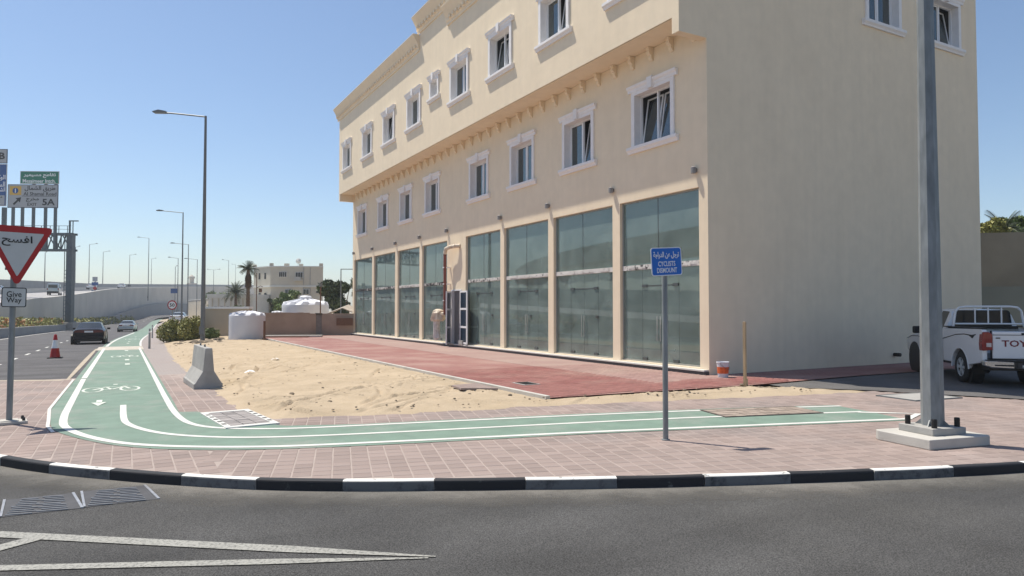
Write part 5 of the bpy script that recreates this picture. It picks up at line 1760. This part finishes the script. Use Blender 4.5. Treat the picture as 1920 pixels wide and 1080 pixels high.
gtext(o, arabic('الوكرة'), M_letter_white, 5, 335, .85, 1.7, bold=.02)
gtext(o, arabic('السد'), M_letter_white, 6, 347, .75, 1.5, bold=.02)
gtext(o, arabic('الشمال'), M_letter_white, 5, 358, .8, 1.7, bold=.02)
text(arabic('مخرج'), M_letter_black, o, GX(2), GZ(372), .5, 1.4, y=-.853, thick=.004, bold=.02)
text('EXIT', M_letter_black, o, GX(-6), GZ(380), .42, 1.4, y=-.853, thick=.004, bold=.02)

# street lamps
lamp_cache = {}


def lamp(label, px, depth, ztop, zb, arm, group='street lamps along the road', lean=0, both=False):
    x, y = at(px, depth)
    h = ztop - zb
    o = thing('street_lamp', label, 'street lamp', (x, y, zb), PSI, group)
    r = .13 if depth > 60 else .145
    m = MB(); m.lathe([(r, -.3), (r, .0), (r * .95, 1.0), (r * .48, h)], n=10); ob('pole', m, M_lamp, o, smooth=True)
    m = MB(); m.box(-r * 1.08, -r * 1.2, .5, r * 1.08, -r * .5, 1.0); ob('service_door', m, M_lamp, o)
    for sg in ((1, -1) if both else (1,)):
        a = arm * sg
        m = MB(); m.path([(0, 0, h - .05), (a * .5, 0, h + .12), (a * .78, 0, h + .2)], .045, 8); ob('arm', m, M_lamp, o)
        m = MB(); m.prism([(a * .76, h + .17), (a, h + .18), (a * 1.02, h + .26), (a * .9, h + .36), (a * .76, h + .28)], -.16, .16, 'y'); ob('lamp_head', m, M_lamp, o)
    return o


lamp('tall grey street lamp standing among the shrubs, nearest of the roadside row', 381, 42.0, 13.6, gz(4, 45) - .05, -3.15)
lamp('second street lamp of the roadside row, seen left of the nearest one', 341, 87, 14.0, -.6, -3.3)
lamp('third street lamp of the roadside row, just right of the second', 352, 132, 14.2, -1.0, -3.4)
lamp('fourth street lamp of the roadside row, right of the third', 369, 172, 14.2, -1.2, -3.2)
lamp('thin street lamp behind the roadside row, close left of the second pole', 333, 168, 14.2, -1.2, -2.4)
lamp('short thin street lamp left of the thin one behind the row', 328, 190, 13.5, -1.2, .5)
lamp('street lamp rising from the concrete ramp wall, arm to the left', 277.5, 196, zpx(446, 196), zpx(562, 196), -3.2)
R_ = 'street lamps on the motorway ramp'
lamp('far lamp on the ramp with arm to the right, just right of the gantry', 166, 205, zpx(458, 205), 7.2, 2.4, R_)
lamp('far lamp on the ramp with arm to the right, second from the gantry', 192, 222, zpx(472, 222), 7.8, 2.2, R_)
lamp('far lamp on the ramp standing above the small black box', 242, 243, zpx(478, 243), 8.5, 2.3, R_)
lamp('faint far lamp on the ramp partly behind the gantry column', 140, 191, zpx(463, 191), 6.8, 1.2, R_)
lamp('faint far lamp on the ramp between the box lamp and the wall lamp', 283, 300, zpx(485, 300), 10.5, 2.0, R_)
lamp('double-armed far street lamp right of the nearest lamp pole', 400, 250, zpx(506, 250), -1.2, 2.4, both=True)
lamp('far street lamp with arm to the left beside the date palm', 428, 230, zpx(488, 230), -1.2, -2.2)
lamp('faint far street lamp immediately left of the date palm crown', 441, 320, zpx(496, 320), -1.2, -1.8)
lamp('thin mast with a small box behind the give way sign', 83, 150, zpx(474, 150), 4.2, .3, R_)
x, y = at(242, 240)
s = thing('signal_box', 'small black box on the ramp parapet below a far lamp', 'box', (x, y, 8.0), PSI)
mb = MB(); mb.box(-.4, -.2, 0, .4, .2, 2.4); ob('case', mb, M_black, s, bevel=.05); mb = MB(); mb.box(-.3, -.24, 1.3, .3, -.205, 2.2); ob('face', mb, M_lamp, s)

# road signs up the road
x, y = at(323, 54)
zz = gz(x, y)
s = thing('speed_sign', 'round red and white speed limit sign reading 50 above the shrubs', 'sign', (x, y, zz - .1), PSI)
mb = MB(); mb.tube((0, .04, 0), (0, .04, 2.7), .035, n=10); ob('post', mb, M_galv, s)
zc = zpx(572, 54) - zz + .1
mb = MB(); mb.lathe([(.37, -.005), (.37, .0)], (0, 0, zc), 32, 'y'); pl = ob('sign_plate', mb, M_redpaint, s)
mb = MB(); mb.lathe([(.285, -.008), (.285, -.0055)], (0, 0, zc), 32, 'y'); ob('sign_face', mb, M_letter_white, pl)
text('50', M_letter_black, pl, 0, zc, .27, .40, y=-.0105, bold=.02)
x, y = at(183, 150)
zz = zd(y)
s = thing('divider_sign', 'grey and blue divider sign with a red disc on the ramp', 'sign', (x - .5, y, zz - .3), PSI)
mb = MB(); mb.box(-.1, -.05, 0, .1, .05, 3.0); ob('post', mb, M_galv, s)
mb = MB(); mb.box(-.55, -.1, 2.75, .55, -.055, 3.75); ob('upper_plate', mb, M_panel, s)
mb = MB(); mb.box(-.7, -.1, 1.9, .7, -.055, 2.6); ob('arrow_plate', mb, M_signblue2, s)
mb = MB(); mb.lathe([(.38, -.1), (.38, -.055)], (0, 0, 1.3), 16, 'y'); ob('disc', mb, M_redpaint, s)
mb = MB(); mb.box(-.75, -.1, .25, .75, -.055, .8); ob('lower_plate', mb, M_signblue2, s)
x, y = at(327, 170)
s = thing('direction_sign', 'small blue direction sign beside the thin lamp poles', 'sign', (x, y, -1.3), PSI)
mb = MB(); mb.box(-.06, -.04, 0, .06, .04, 5.2); ob('post', mb, M_galv, s)
mb = MB(); mb.box(-.9, -.1, zpx(550, 170) + 1.3, .9, -.045, zpx(541, 170) + 1.3); ob('sign_plate', mb, M_signblue2, s)

# vans and cars on the ramp
x, y = at(102, 120)
def van(label, x, y, z, rz, paint=M_whitepaint_car):
    c = thing('minivan', label, 'van', (x, y, z), rz)
    S = lambda u, zb, zs, zt, wd, wt: (u, [(wd * .9, zb), (wd, zb + .15), (wd, .8), (wd * .98, zs), (wt, zt - .1), (wt * .85, zt - .02), (0, zt)])
    st = [S(-2.3, .4, 1.1, 1.75, .86, .70), S(-2.2, .3, 1.12, 1.92, .9, .74), S(-1.9, .3, 1.12, 1.97, .92, .76), S(-.4, .3, 1.12, 1.98, .92, .77), S(-.3, .3, 1.12, 1.98, .92, .77), S(1.0, .3, 1.1, 1.94, .92, .77), S(1.75, .3, 1.05, 1.2, .92, .8), S(2.3, .35, .9, 1.0, .84, .7)]
    tg = lambda i, k: 'cab' if i < 0 else 'side_window' if k == 3 and i in (2, 4) else 'windscreen' if k in (3, 4, 5) and i == 5 else 'cab'
    for t, m in loft(st, tg).items(): ob(t if t != 'cab' else 'body', weld(m, t), paint if t == 'cab' else M_carglass, c)
    m = MB(); m.box(-.66, -2.315, 1.2, .66, -2.25, 1.7); ob('rear_window', m, M_carglass, c)
    m = MB(); m.box(-.86, -2.36, .35, .86, -2.25, .62); ob('rear_bumper', m, M_black, c)
    for s in (1, -1):
        m = MB(); m.box(s * .72, -2.325, .8, s * .86, -2.2, 1.15); ob('tail_light', m, M_red_lens, c)
        for u in (-1.4, 1.4): wheel(c, s * .8, u, .33, .22, s, 5)
    return c
van('silver minivan driving up the motorway ramp left of the gantry column', x, y, zd(y) - .02, rad(-2), M_silver_car)
for px, dep, lb in ((172, 168, 'white car on the ramp half hidden behind the barrier left of the divider sign'), (228, 200, 'white car roof showing above the ramp wall left of the box lamp'), (-4, 125, 'white car on the ramp at the very left edge')):
    x, y = at(px, dep)
    sedan('sedan_car', lb, M_whitepaint_car, (x - 8 * (px > 200) * 0, y, zd(y) - .02 + (.55 if px > 150 else .0)), rad(-4), M_red_lens)
# minaret
x, y = at(359, 420)
s = thing('minaret', 'slim pale minaret far away between the lamp poles', 'tower', (x, y, -2))
zt = zpx(515, 420) + 2
mb = MB(); mb.lathe([(1.6, 0), (1.5, zt - 8), (1.4, zt - 7)], n=10); ob('shaft', mb, M_villa, s)
mb = MB(); mb.lathe([(1.4, zt - 7), (2.8, zt - 6.2), (2.8, zt - 5.2), (1.5, zt - 5.1)], n=12); ob('balcony', mb, M_villa, s)
mb = MB(); mb.lathe([(1.3, zt - 5.1), (1.3, zt - 2.4), (1.9, zt - 2.2), (1.7, zt - 1.2), (.2, zt)], n=12); ob('lantern', mb, M_villa, s)

# ================================================================== MIDDLE BACKGROUND
# shrubs around the lamp post
def bush(name, label, x, y, r, hgt, ma, n, size, group=None, zoff=0):
    z = gz(x, y) + zoff
    o = thing(name, label, 'shrub', (x, y, z), 0, group)
    mb = MB()
    k = 9
    for _ in range(k):
        a_ = random.random() * 6.28; rr = random.random() ** .5 * r * .62
        cx, cy = rr * math.cos(a_), rr * math.sin(a_)
        hh = hgt * random.uniform(.7, 1.0) * (1 - .35 * rr / r)
        t = leaves(n // k, (cx, cy, hh * .52), (r * .5, r * .5, hh * .52), size)
        mb.add(t.v, t.f)
    ob('foliage', mb, ma, o, fix=False)
    mb = MB()
    for _ in range(7):
        a_ = random.random() * 6.28
        mb.tube((0, 0, -.05), (r * .5 * math.cos(a_), r * .5 * math.sin(a_), hgt * .6), .02, .008, 5)
    ob('stem', mb, M_bark, o)
    return o


G = 'shrubs around the lamp post'
x, y = at(332, 46); bush('shrub', 'broad olive green shrub left of the lamp post', x, y, 1.2, 1.72, M_leaf2, 3600, .13, G)
x, y = at(312, 49.5); bush('shrub', 'low olive shrub at the left end of the clump', x, y, .65, 1.4, M_leaf2, 1300, .12, G)
x, y = at(361, 45); bush('shrub', 'brownish olive shrub directly left of the lamp post', x, y, .9, 1.8, M_leaf2, 2600, .12, G)
x, y = at(376, 47); bush('shrub', 'olive shrub right behind the lamp post', x, y, .85, 1.65, M_leaf2, 1800, .12, G)
x, y = at(397, 44); bush('shrub', 'small dark green round shrub right of the lamp post', x, y, .55, .98, M_leaf, 1600, .10, G)
mb = MB()
for _ in range(45):
    x, y = at(random.uniform(325, 420), random.uniform(39, 44))
    if x < 2.4: continue
    r = random.uniform(.06, .24)
    mb.lathe([(r * .7, 0), (r, r * .35), (r * .4, r * .7)], (x, y, gz(x, y) + .02), 6, wob=lambda t, h: 1 + .3 * math.sin(2 * t + x * 9))
tag(ob('rubble', mb, M_stone), 'broken rubble and stones at the foot of the shrubs', 'rubble', kind='stuff')

# cream wall piece and tan boundary wall
s = thing('cream_wall', 'cream garden wall with a white cap behind the shrubs', 'wall', (0, 0, 0))
x0, y0 = at(387, 46.6); x1, y1 = at(470, 45.0)
def wall_between(parent, name, ma, a, b, th, zb, zt, over=0.0):
    a, b = Vector(a), Vector(b); t = (b - a).normalized(); n = Vector((-t.y, t.x)) * (th / 2 + over)
    a = a - t * over; b = b + t * over
    m = MB(); q = [a - n, b - n, b + n, a + n]
    m.add([(p.x, p.y, zb) for p in q] + [(p.x, p.y, zt) for p in q], [(3, 2, 1, 0), (4, 5, 6, 7), (0, 1, 5, 4), (1, 2, 6, 5), (2, 3, 7, 6), (3, 0, 4, 7)])
    return ob(name, m, ma, parent)
wall_between(s, 'wall', M_creamwall, (x0, y0), (x1, y1), .25, -.5, zpx(579, 46.6))
wall_between(s, 'cap', M_whitecap, (x0, y0), (x1, y1), .25, zpx(579, 46.6) + .002, zpx(575, 46.6), .06)
wall_between(s, 'return_wall', M_creamwall, (x0 + .13, y0 + .15), (x0 + 1.2, y0 + 9), .25, -.5, zpx(579, 46.6) - .01)
s = thing('boundary_wall', 'stained tan block wall with a grey door behind the red paving', 'wall', (0, 0, 0))
A = at(470, 45.3); B_ = at(592, 47.5); C_ = at(604, 47.7); D2 = at(668, 47.9)
zt = zpx(588, 46.5)
w1 = wall_between(s, 'wall', M_tanwall, A, B_, .22, -.3, zt)
wall_between(s, 'wall', M_tanwall, C_, D2, .22, -.3, zt)
wall_between(s, 'door', mat('grey_door', (.22, .20, .185), .7, .15, 4), B_, C_, .08, 0, zt - .12)
wall_between(s, 'lintel', mat('lintel_wood', (.1, .08, .06), .8, .2), B_, C_, .24, zt - .117, zt + .03)
for i in range(9):
    t_ = i / 9
    p = Vector(A).lerp(Vector(B_), .06 + t_ * .9)
    m = MB(); m.box(-.2, -.14, 0, .2, .14, .05 + .03 * random.random()); ob('coping_block', m, M_tanwall, s, loc=(p.x, p.y, zt + .002), rot=(0, 0, rad(-14)))
m = MB(); p = Vector(at(650, 47.0)); m.box(-.55, -.03, 0, .55, .03, .5); ob('dark_opening', m, M_timber_dark, s, loc=(p.x, p.y + .45, .7), rot=(0, 0, rad(-26)))
# low slab along its foot
s = thing('concrete_slab', 'long low concrete slab lying at the foot of the tan wall', 'slab', (*at(552, 44.6), .03), rad(-22))
mb = MB(); mb.box(-1.75, -.35, 0, 1.75, .35, .11); ob('slab', mb, M_concrete_pale, s, bevel=.01)
mb = MB(); mb.box(-1.9, -.75, 0, 1.0, -.37, .05); ob('lower_slab', mb, M_timber_dark, s, bevel=.01)
# lean-to roof by the building
s = thing('leaning_roof', 'rough tin lean-to roof above the tan wall beside the building', 'roof', (*at(640, 49.5), 0), PSI)
mb = MB(); mb.m = Matrix.Identity(4)
zA, zB = zpx(590, 49.5), zpx(577, 49.5)
mb.add([(-1.1, -.7, zA), (.25, -.7, zB), (.25, 1.2, zB + .25), (-1.1, 1.2, zA + .1), (-1.1, -.7, zA - .06), (.25, -.7, zB - .06), (.25, 1.2, zB + .19), (-1.1, 1.2, zA + .04)], [(0, 1, 2, 3), (7, 6, 5, 4), (0, 4, 5, 1), (1, 5, 6, 2), (2, 6, 7, 3), (3, 7, 4, 0)])
mb.add([(.25, -.7, zB), (1.2, -.7, zA + .1), (1.2, 1.2, zA + .2), (.25, 1.2, zB + .25), (.25, -.7, zB - .06), (1.2, -.7, zA + .04), (1.2, 1.2, zA + .14), (.25, 1.2, zB + .19)], [(0, 1, 2, 3), (7, 6, 5, 4), (0, 4, 5, 1), (1, 5, 6, 2), (2, 6, 7, 3), (3, 7, 4, 0)])
ob('roof_sheet', mb, mat('weathered_tin', (.38, .33, .27), .7, .2, 3), s)
mb = MB()
for xx in (-1.0, .2, 1.1):
    for yy in (-.6, 1.1): mb.box(xx - .04, yy - .04, 0, xx + .04, yy + .04, zA)
ob('prop', mb, M_timber_dark, s)


def tank(name, label, x, y, z, r, h, lid=True, ribs=10, wobble=0):
    o = thing(name, label, 'water tank', (x, y, z), .3)
    mb = MB(); mb.lathe([(r * .985, 0), (r, .06)] + [(r * (1 - .008 * (k % 2)), .06 + (h - .12) * k / 8) for k in range(1, 9)] + [(r * .99, h)], n=36)
    ob('body', mb, M_plaswhite, o, smooth=True)
    mb = MB(); sc_ = lambda t, q: 1
    # ribbed shoulder
    vs, fs = [], []; n = ribs * 6
    rings = [(r * .99, h), (r * .93, h + r * .06), (r * .30, h + r * .22), (r * .0, h + r * .23)]
    for k, (rr, hh) in enumerate(rings):
        for i in range(n):
            t = 2 * math.pi * i / n
            up_ = (.07 * r if (i % 6) in (1, 2, 3) else 0) * (1 if k in (1, 2) else 0) * (.7 if k == 2 else 1)
            vs.append((rr * math.cos(t), rr * math.sin(t), hh + up_))
    for k in range(3):
        for i in range(n): fs.append((k * n + i, k * n + (i + 1) % n, (k + 1) * n + (i + 1) % n, (k + 1) * n + i))
    mb.add(vs, fs); ob('shoulder', mb, M_plaswhite, o)
    if lid:
        mb = MB(); mb.lathe([(r * .26, h + r * .2), (r * .26, h + r * .34), (r * .2, h + r * .40), (r * .02, h + r * .42)], n=20); ob('lid', mb, M_plaswhite, o, smooth=True)
    return o


x, y = at(464, 41.2)
tank('water_tank', 'white round plastic water tank standing on the sand', x, y, .02, 1.03, 1.42, lid=False)
x, y = at(573, 56)
tank('water_tank', 'large white ribbed water tank behind the tan wall', x, y, -.1, 1.83, zpx(567, 56) - .1, ribs=11)
x, y = at(520, 53); tank('water_tank', 'small white tank left of the large tank behind the tan wall', x, y, -.1, .42, zpx(583, 53), lid=False, ribs=8)
# stick by the near tank
x, y = at(496.5, 40.3)
s = thing('brown_post', 'short brown timber post leaning by the white tank', 'post', (x, y, 0))
mb = MB(); mb.box(-.06, -.05, 0, .05, .05, 1.12); ob('post', mb, M_timber_dark, s); mb = MB(); mb.box(-.09, -.2, 0, .12, .2, .12); ob('foot', mb, M_timber_dark, s)

# flag / service poles
for px, dep, y0p, y1p, lb, cat in ((601, 50, 530, 592, 'dark thin pole rising behind the tan wall right of the large tank', 'pole'),):
    x, y = at(px, dep)
    s = thing('utility_pole', lb, cat, (x, y, 0))
    mb = MB(); mb.tube((0, 0, 0), (0, 0, zpx(y0p, dep)), .045, n=8); ob('pole', mb, M_timber_dark, s); mb = MB(); mb.box(-.1, -.06, zpx(y0p, dep) - .3, .12, .06, zpx(y0p, dep)); ob('head', mb, M_lamp, s)
x, y = at(639, 60)
s = thing('street_lamp', 'thin square-armed lamp pole by the dark tree next to the building', 'street lamp', (x, y, 0), PSI)
mb = MB(); mb.tube((0, 0, 0), (0, 0, zpx(504, 60)), .06, .04, 8); ob('pole', mb, M_lamp, s); mb = MB(); mb.box(0, -.04, zpx(504, 60) - .06, 1.3, .04, zpx(504, 60)); ob('arm', mb, M_lamp, s)
x, y = at(481, 68)
s = thing('utility_pole', 'slim dark pole right beside the palm trunk', 'pole', (x, y, 0), PSI)
mb = MB(); mb.tube((0, 0, 0), (0, 0, zpx(512, 68)), .05, .04, 8); ob('pole', mb, M_timber_dark, s)
mb = MB(); mb.path([(0, 0, zpx(540, 68)), (.35, 0, zpx(536, 68)), (.6, 0, zpx(538, 68))], .03, 6); mb.box(.25, -.1, zpx(548, 68), .5, .1, zpx(541, 68)); ob('bracket', mb, M_timber_dark, s)

# villa
def Vloc(px, py, d): return ((px - 508) * d / FPX, zpx(py, d) + .4)
VD = 100.0
x, y = at(508, VD)
v = thing('villa', 'pale flat-roofed two-storey villa with a low white wing behind the palm', 'house', (x, y, -.4), PSI)
zt = zpx(496, VD) + .4
Wv = (603 - 508) * VD / FPX; Lv = 7.0
mb = MB()
# chamfered plan: front face to the right, left face running back
plan = [(0, 0), (Wv, 0.6), (Wv - 2.6, 9), (-5.6, 9), (-3.6, 3.2)]
mb.prism(plan, 0, zt - 3.1, 'z'); ob('lower_wall', mb, M_villa, v)
plan2 = [(-.08, -.1), (Wv + .05, .5), (Wv - 2.55, 9.05), (-5.7, 9.05), (-3.72, 3.2)]
mb = MB(); mb.prism(plan2, zt - 3.097, zt - .35); ob('upper_wall', mb, M_villa, v)
mb = MB(); plan3 = [(-.14, -.2), (Wv + .1, .4), (Wv - 2.5, 9.1), (-5.8, 9.1), (-3.82, 3.2)]
mb.prism(plan3, zt - .347, zt - .2); mb.prism(plan3, zt - 3.25, zt - 3.0); ob('string_course', mb, M_villa_white, v)
mb = MB()
for cx, cy in ((0, 0), (Wv - .3, .55), (-3.6, 3.2)): mb.box(cx - .2, cy - .15, zt - .2, cx + .25, cy + .3, zt + .2)
mb.box(1.2, 2, zt - .2, 1.8, 2.6, zt + .3); mb.box(3.4, 2, zt - .2, 3.9, 2.4, zt + .25); ob('parapet_post', mb, M_villa, v)
mb = MB(); mb.tube((3.1, 2.5, zt - .2), (3.1, 2.5, zt + .9), .03, n=6); mb.lathe([(.05, 0), (.38, .2), (.4, .24)], (3.1, 2.4, zt + .7), 14, 'y'); ob('roof_dish', mb, M_villa_white, v)
sl_ = .6 / Wv
def vwin(px, py, wd, hg, bars=3):
    cx, cz = Vloc(px, py, VD)
    m = MB(); m.box(cx - wd / 2, sl_ * cx - .18, cz - hg / 2, cx + wd / 2, sl_ * cx - .04, cz + hg / 2); o = ob('window', m, M_villa_white, v)
    n_ = bars
    for k in range(n_):
        u0 = cx - wd / 2 + .05 + (wd - .05) * k / n_; u1 = u0 + (wd - .05) / n_ - .07
        m = MB(); m.box(u0, sl_ * cx - .20, cz - hg / 2 + .06, u1, sl_ * cx - .175, cz + hg / 2 - .06); ob('pane', m, M_carglass, o)
vwin(530, 514.5, 1.15, .8, 4); vwin(560, 515.5, 1.1, .85, 3); vwin(573, 547, .9, .8, 2); vwin(594, 547, .5, .5, 1); vwin(540, 548, .9, .9, 2)
m = MB(); cx, cz = Vloc(560, 523, VD); m.box(cx - .65, -.5, cz - .25, cx + .55, .1, cz - .1); m.box(cx - .5, -.45, cz - .1, cx + .3, -.05, cz + .28); ob('air_conditioner', m, M_concrete_pale, v)
m = MB()
for px in (580, 568):
    cx, _ = Vloc(px, 500, VD); m.tube((cx, -.12 + sl_ * cx, 2), (cx, -.12 + sl_ * cx, zt - .3), .05, n=6)
ob('downpipe', m, M_concrete, v)
# left face windows
for k, f in enumerate((.3, .65)):
    p = Vector((0, 0)).lerp(Vector((-3.6, 3.2)), f)
    for zz_, hh_ in ((zt - 1.6, .9), (zt - 4.6, 1.0)):
        m = MB(); m.obox((p.x - .07, p.y - .07, zz_), (.5, .06, hh_), Matrix.Rotation(rad(-41.6), 3, 'Z')); ob('side_window', m, M_carglass, v)
# low white wing
m = MB(); x0_, x1_ = (425 - 508) * VD / FPX, (503 - 508) * VD / FPX
m.box(x0_, -6, 0, x1_, 2.5, zpx(560, VD) + .4); wg = ob('wing', m, M_villa_white, v)
m = MB(); m.box(x0_ - .15, -6.15, zpx(560, VD) + .402, x1_ + .1, 2.6, zpx(553, VD) + .4); ob('wing_parapet', m, M_villa_white, wg)
m = MB()
for k in range(7):
    xx = x0_ + .5 + k * .83; m.box(xx, -6.12, .2, xx + .12, -6.005, zpx(560, VD) + .35)
ob('wing_pilaster', m, M_villa, wg)
for k in range(6):
    m = MB(); xx = x0_ + .5 + k * .83; m.box(xx + .3, -6.05, 1.2, xx + .68, -6.004, 2.6); ob('wing_window', m, M_carglass, wg)

# trees
def tree(label, px, dep, ytop, ybot, rpx, ma, n, size, cat='tree', zb=0, name='leafy_tree', group=None, squash=1.0):
    x, y = at(px, dep)
    o = thing(name, label, cat, (x, y, zb), 0, group)
    zt, zl = zpx(ytop, dep) - zb, zpx(ybot, dep) - zb
    r = rpx * dep / FPX
    mb = MB(); k = 16
    for _ in range(k):
        p = Vector((random.gauss(0, .45), random.gauss(0, .45), random.uniform(-1, 1)))
        cz = (zt + zl) / 2 + p.z * (zt - zl) * .33
        rr = r * random.uniform(.3, .55)
        t = leaves(n // k, (p.x * r, p.y * r, cz), (rr, rr, rr * .75), size); mb.add(t.v, t.f)
    ob('crown', mb, ma, o, fix=False)
    mb = MB(); mb.tube((0, 0, -.2), (0.05, 0, (zt + zl) / 2), .16, .09, 8)
    for _ in range(6):
        a_ = random.random() * 6.28; mb.tube((0.02, 0, zl * random.uniform(.5, 1)), (r * .6 * math.cos(a_), r * .6 * math.sin(a_), (zl + zt) / 2 + random.uniform(-.2, .3) * (zt - zl)), .07, .02, 6)
    ob('trunk', mb, M_bark, o)
    return o


tree('dark leafy tree between the large tank and the shop building', 641, 62, 514, 600, 34, M_leaf3, 6500, .26)
tree('dense green bush-like tree in front of the villa', 533, 74, 545, 592, 20, M_leaf, 3400, .24)
tree('taller green tree against the villa, right of the dense one', 549, 78, 540, 588, 15, M_leaf, 2200, .24)
tree('dark creeper-covered tree at the left corner of the villa wing', 512, 80, 555, 594, 11, M_leaf3, 1400, .22)
tree('low green bushes showing above the cream wall', 448, 60, 574, 590, 14, M_leaf, 1300, .16, 'shrub', name='garden_shrub')
x_, y_ = at(395, 190)
mb = MB()
for i in range(900):
    x, y = at(random.uniform(385, 455), random.uniform(150, 215)); h_ = zpx(550 - 4 * noise.noise(Vector((x * .2, 0, 0))), 180)
    t = leaves(3, (x, y, -1 + random.random() * (h_ + .2)), (.8, .8, .5), .8); mb.add(t.v, t.f)
tag(ob('far_shrubbery', mb, M_leaf, fix=False), 'far band of green shrubs beyond the wall left of the palms', 'shrubs', kind='stuff')
# far garden wall behind
s = thing('garden_wall', 'pale far garden wall along the road behind the lamp poles', 'wall')
A = at(352, 190); B_ = at(455, 120)
wall_between(s, 'wall', M_villa, A, B_, .3, -1.8, zpx(560, 150))
wall_between(s, 'cap', M_villa_white, A, B_, .3, zpx(560, 150) + .002, zpx(560, 150) + .18, .08)


def frond_mesh(L_, droop, ma_name, wid=.35, n=16):
    mb = MB()
    pts = []
    for k in range(n + 1):
        t = k / n
        pts.append(Vector((L_ * t * (1 - .15 * t), 0, L_ * (.35 * t - droop * t * t))))
    for k, (a_, b_) in enumerate(zip(pts, pts[1:])):
        mb.tube(a_, b_, .03 * (1 - k / n) + .006, n=4, caps=False)
        t = k / n
        wl_ = wid * math.sin(math.pi * min(1, .12 + t * .9)) ** .6
        for sg in (-1, 1):
            for off in (0, .5):
                c = a_.lerp(b_, off)
                tip = c + (b_ - a_).normalized() * wl_ * .7 + Vector((0, sg * wl_, -wl_ * .25))
                e = (b_ - a_) * .33
                mb.add([c, c + e, tip], [(0, 1, 2)])
    return mb


def palm(label, px, dep, ytrunk_top, L_, nf, zb=0, dead=0, slim=False):
    x, y = at(px, dep)
    o = thing('date_palm', label, 'palm tree', (x, y, zb), 0, None)
    h = zpx(ytrunk_top, dep) - zb
    mb = MB(); prof = []
    k = max(6, int(h / .3))
    for i in range(k + 1):
        z = h * i / k; r = .20 - .05 * z / h
        prof += [(r * 1.1, z), (r * .92, z + h / k * .6)]
    mb.lathe(prof, n=12); ob('trunk', mb, M_bark, o)
    mes = []
    for dr in (.25, .5, .8):
        me = frond_mesh(L_, dr, 'f').mesh('frond'); me.materials.append(M_frond); mes.append(me)
    for i in range(nf):
        me = mes[i % 3]
        f = bpy.data.objects.new('frond', me); COL.objects.link(f); f.parent = o; f.location = (0, 0, h + .05)
        el = rad(random.uniform(-62, 5) if i % 3 == 0 else random.uniform(-45, 25))
        f.rotation_euler = (0, el, i * 2.399 + random.uniform(-.2, .2)); s_ = random.uniform(.8, 1.1); f.scale = (s_,) * 3
    if dead:
        me = frond_mesh(L_ * .85, .9, 'd', .26).mesh('dead_frond'); me.materials.append(M_frond_dead)
        for i in range(dead):
            f = bpy.data.objects.new('dead_frond', me); COL.objects.link(f); f.parent = o; f.location = (0, 0, h - .1 - random.random() * .8)
            f.rotation_euler = (0, rad(random.uniform(45, 85)), i * 2.399)
    return o


palm('tall date palm with a skirt of dead fronds before the villa', 465, 66, 506, 1.15, 46, 0, 70)
palm('low bushy date palm at the left end of the villa', 442, 92, 550, 2.0, 48, 0)

# ================================================================== RIGHT BACKGROUND
s = thing('brown_wall', 'tall brown garden wall behind the pickup', 'wall')
a_ = px_ = None
D = 31.0
A = at(1800, D); B_ = at(2250, D - 2)
wall_between(s, 'wall', M_brownwall, A, B_, .3, 0, zpx(438, D))
m = MB()
s = thing('pale_wall', 'lower pale rendered wall in front of the brown wall', 'wall')
A = at(1800, D - 1.2); B_ = at(2250, D - 3.2)
wall_between(s, 'wall', M_palewall, A, B_, .25, 0, zpx(538, D - 1.2))
tree('pale green tree with flowers above the brown wall, left part', 1858, 36, 414, 440, 22, M_leaf2, 2600, .22)
tree('darker green tree above the brown wall at the right edge', 1910, 38, 408, 440, 30, M_leaf, 3200, .24)
palm('palm fronds showing above the brown wall on the right', 1885, 37, 433, 1.5, 22)

# ================================================================== AIR
hz = bpy.data.materials.new('haze'); hz.use_nodes = True
N = hz.node_tree.nodes; L = hz.node_tree.links
N.remove(N['Principled BSDF'])
pv = N.new('ShaderNodeVolumePrincipled'); pv.inputs['Color'].default_value = (.86, .90, .95, 1); pv.inputs['Density'].default_value = .0006; pv.inputs['Anisotropy'].default_value = .2
L.new(pv.outputs[0], N['Material Output'].inputs['Volume'])
mb = MB(); mb.box(-1250, -1250, -4, 1250, 1250, 32)
tag(ob('haze', mb, hz), kind='stuff')
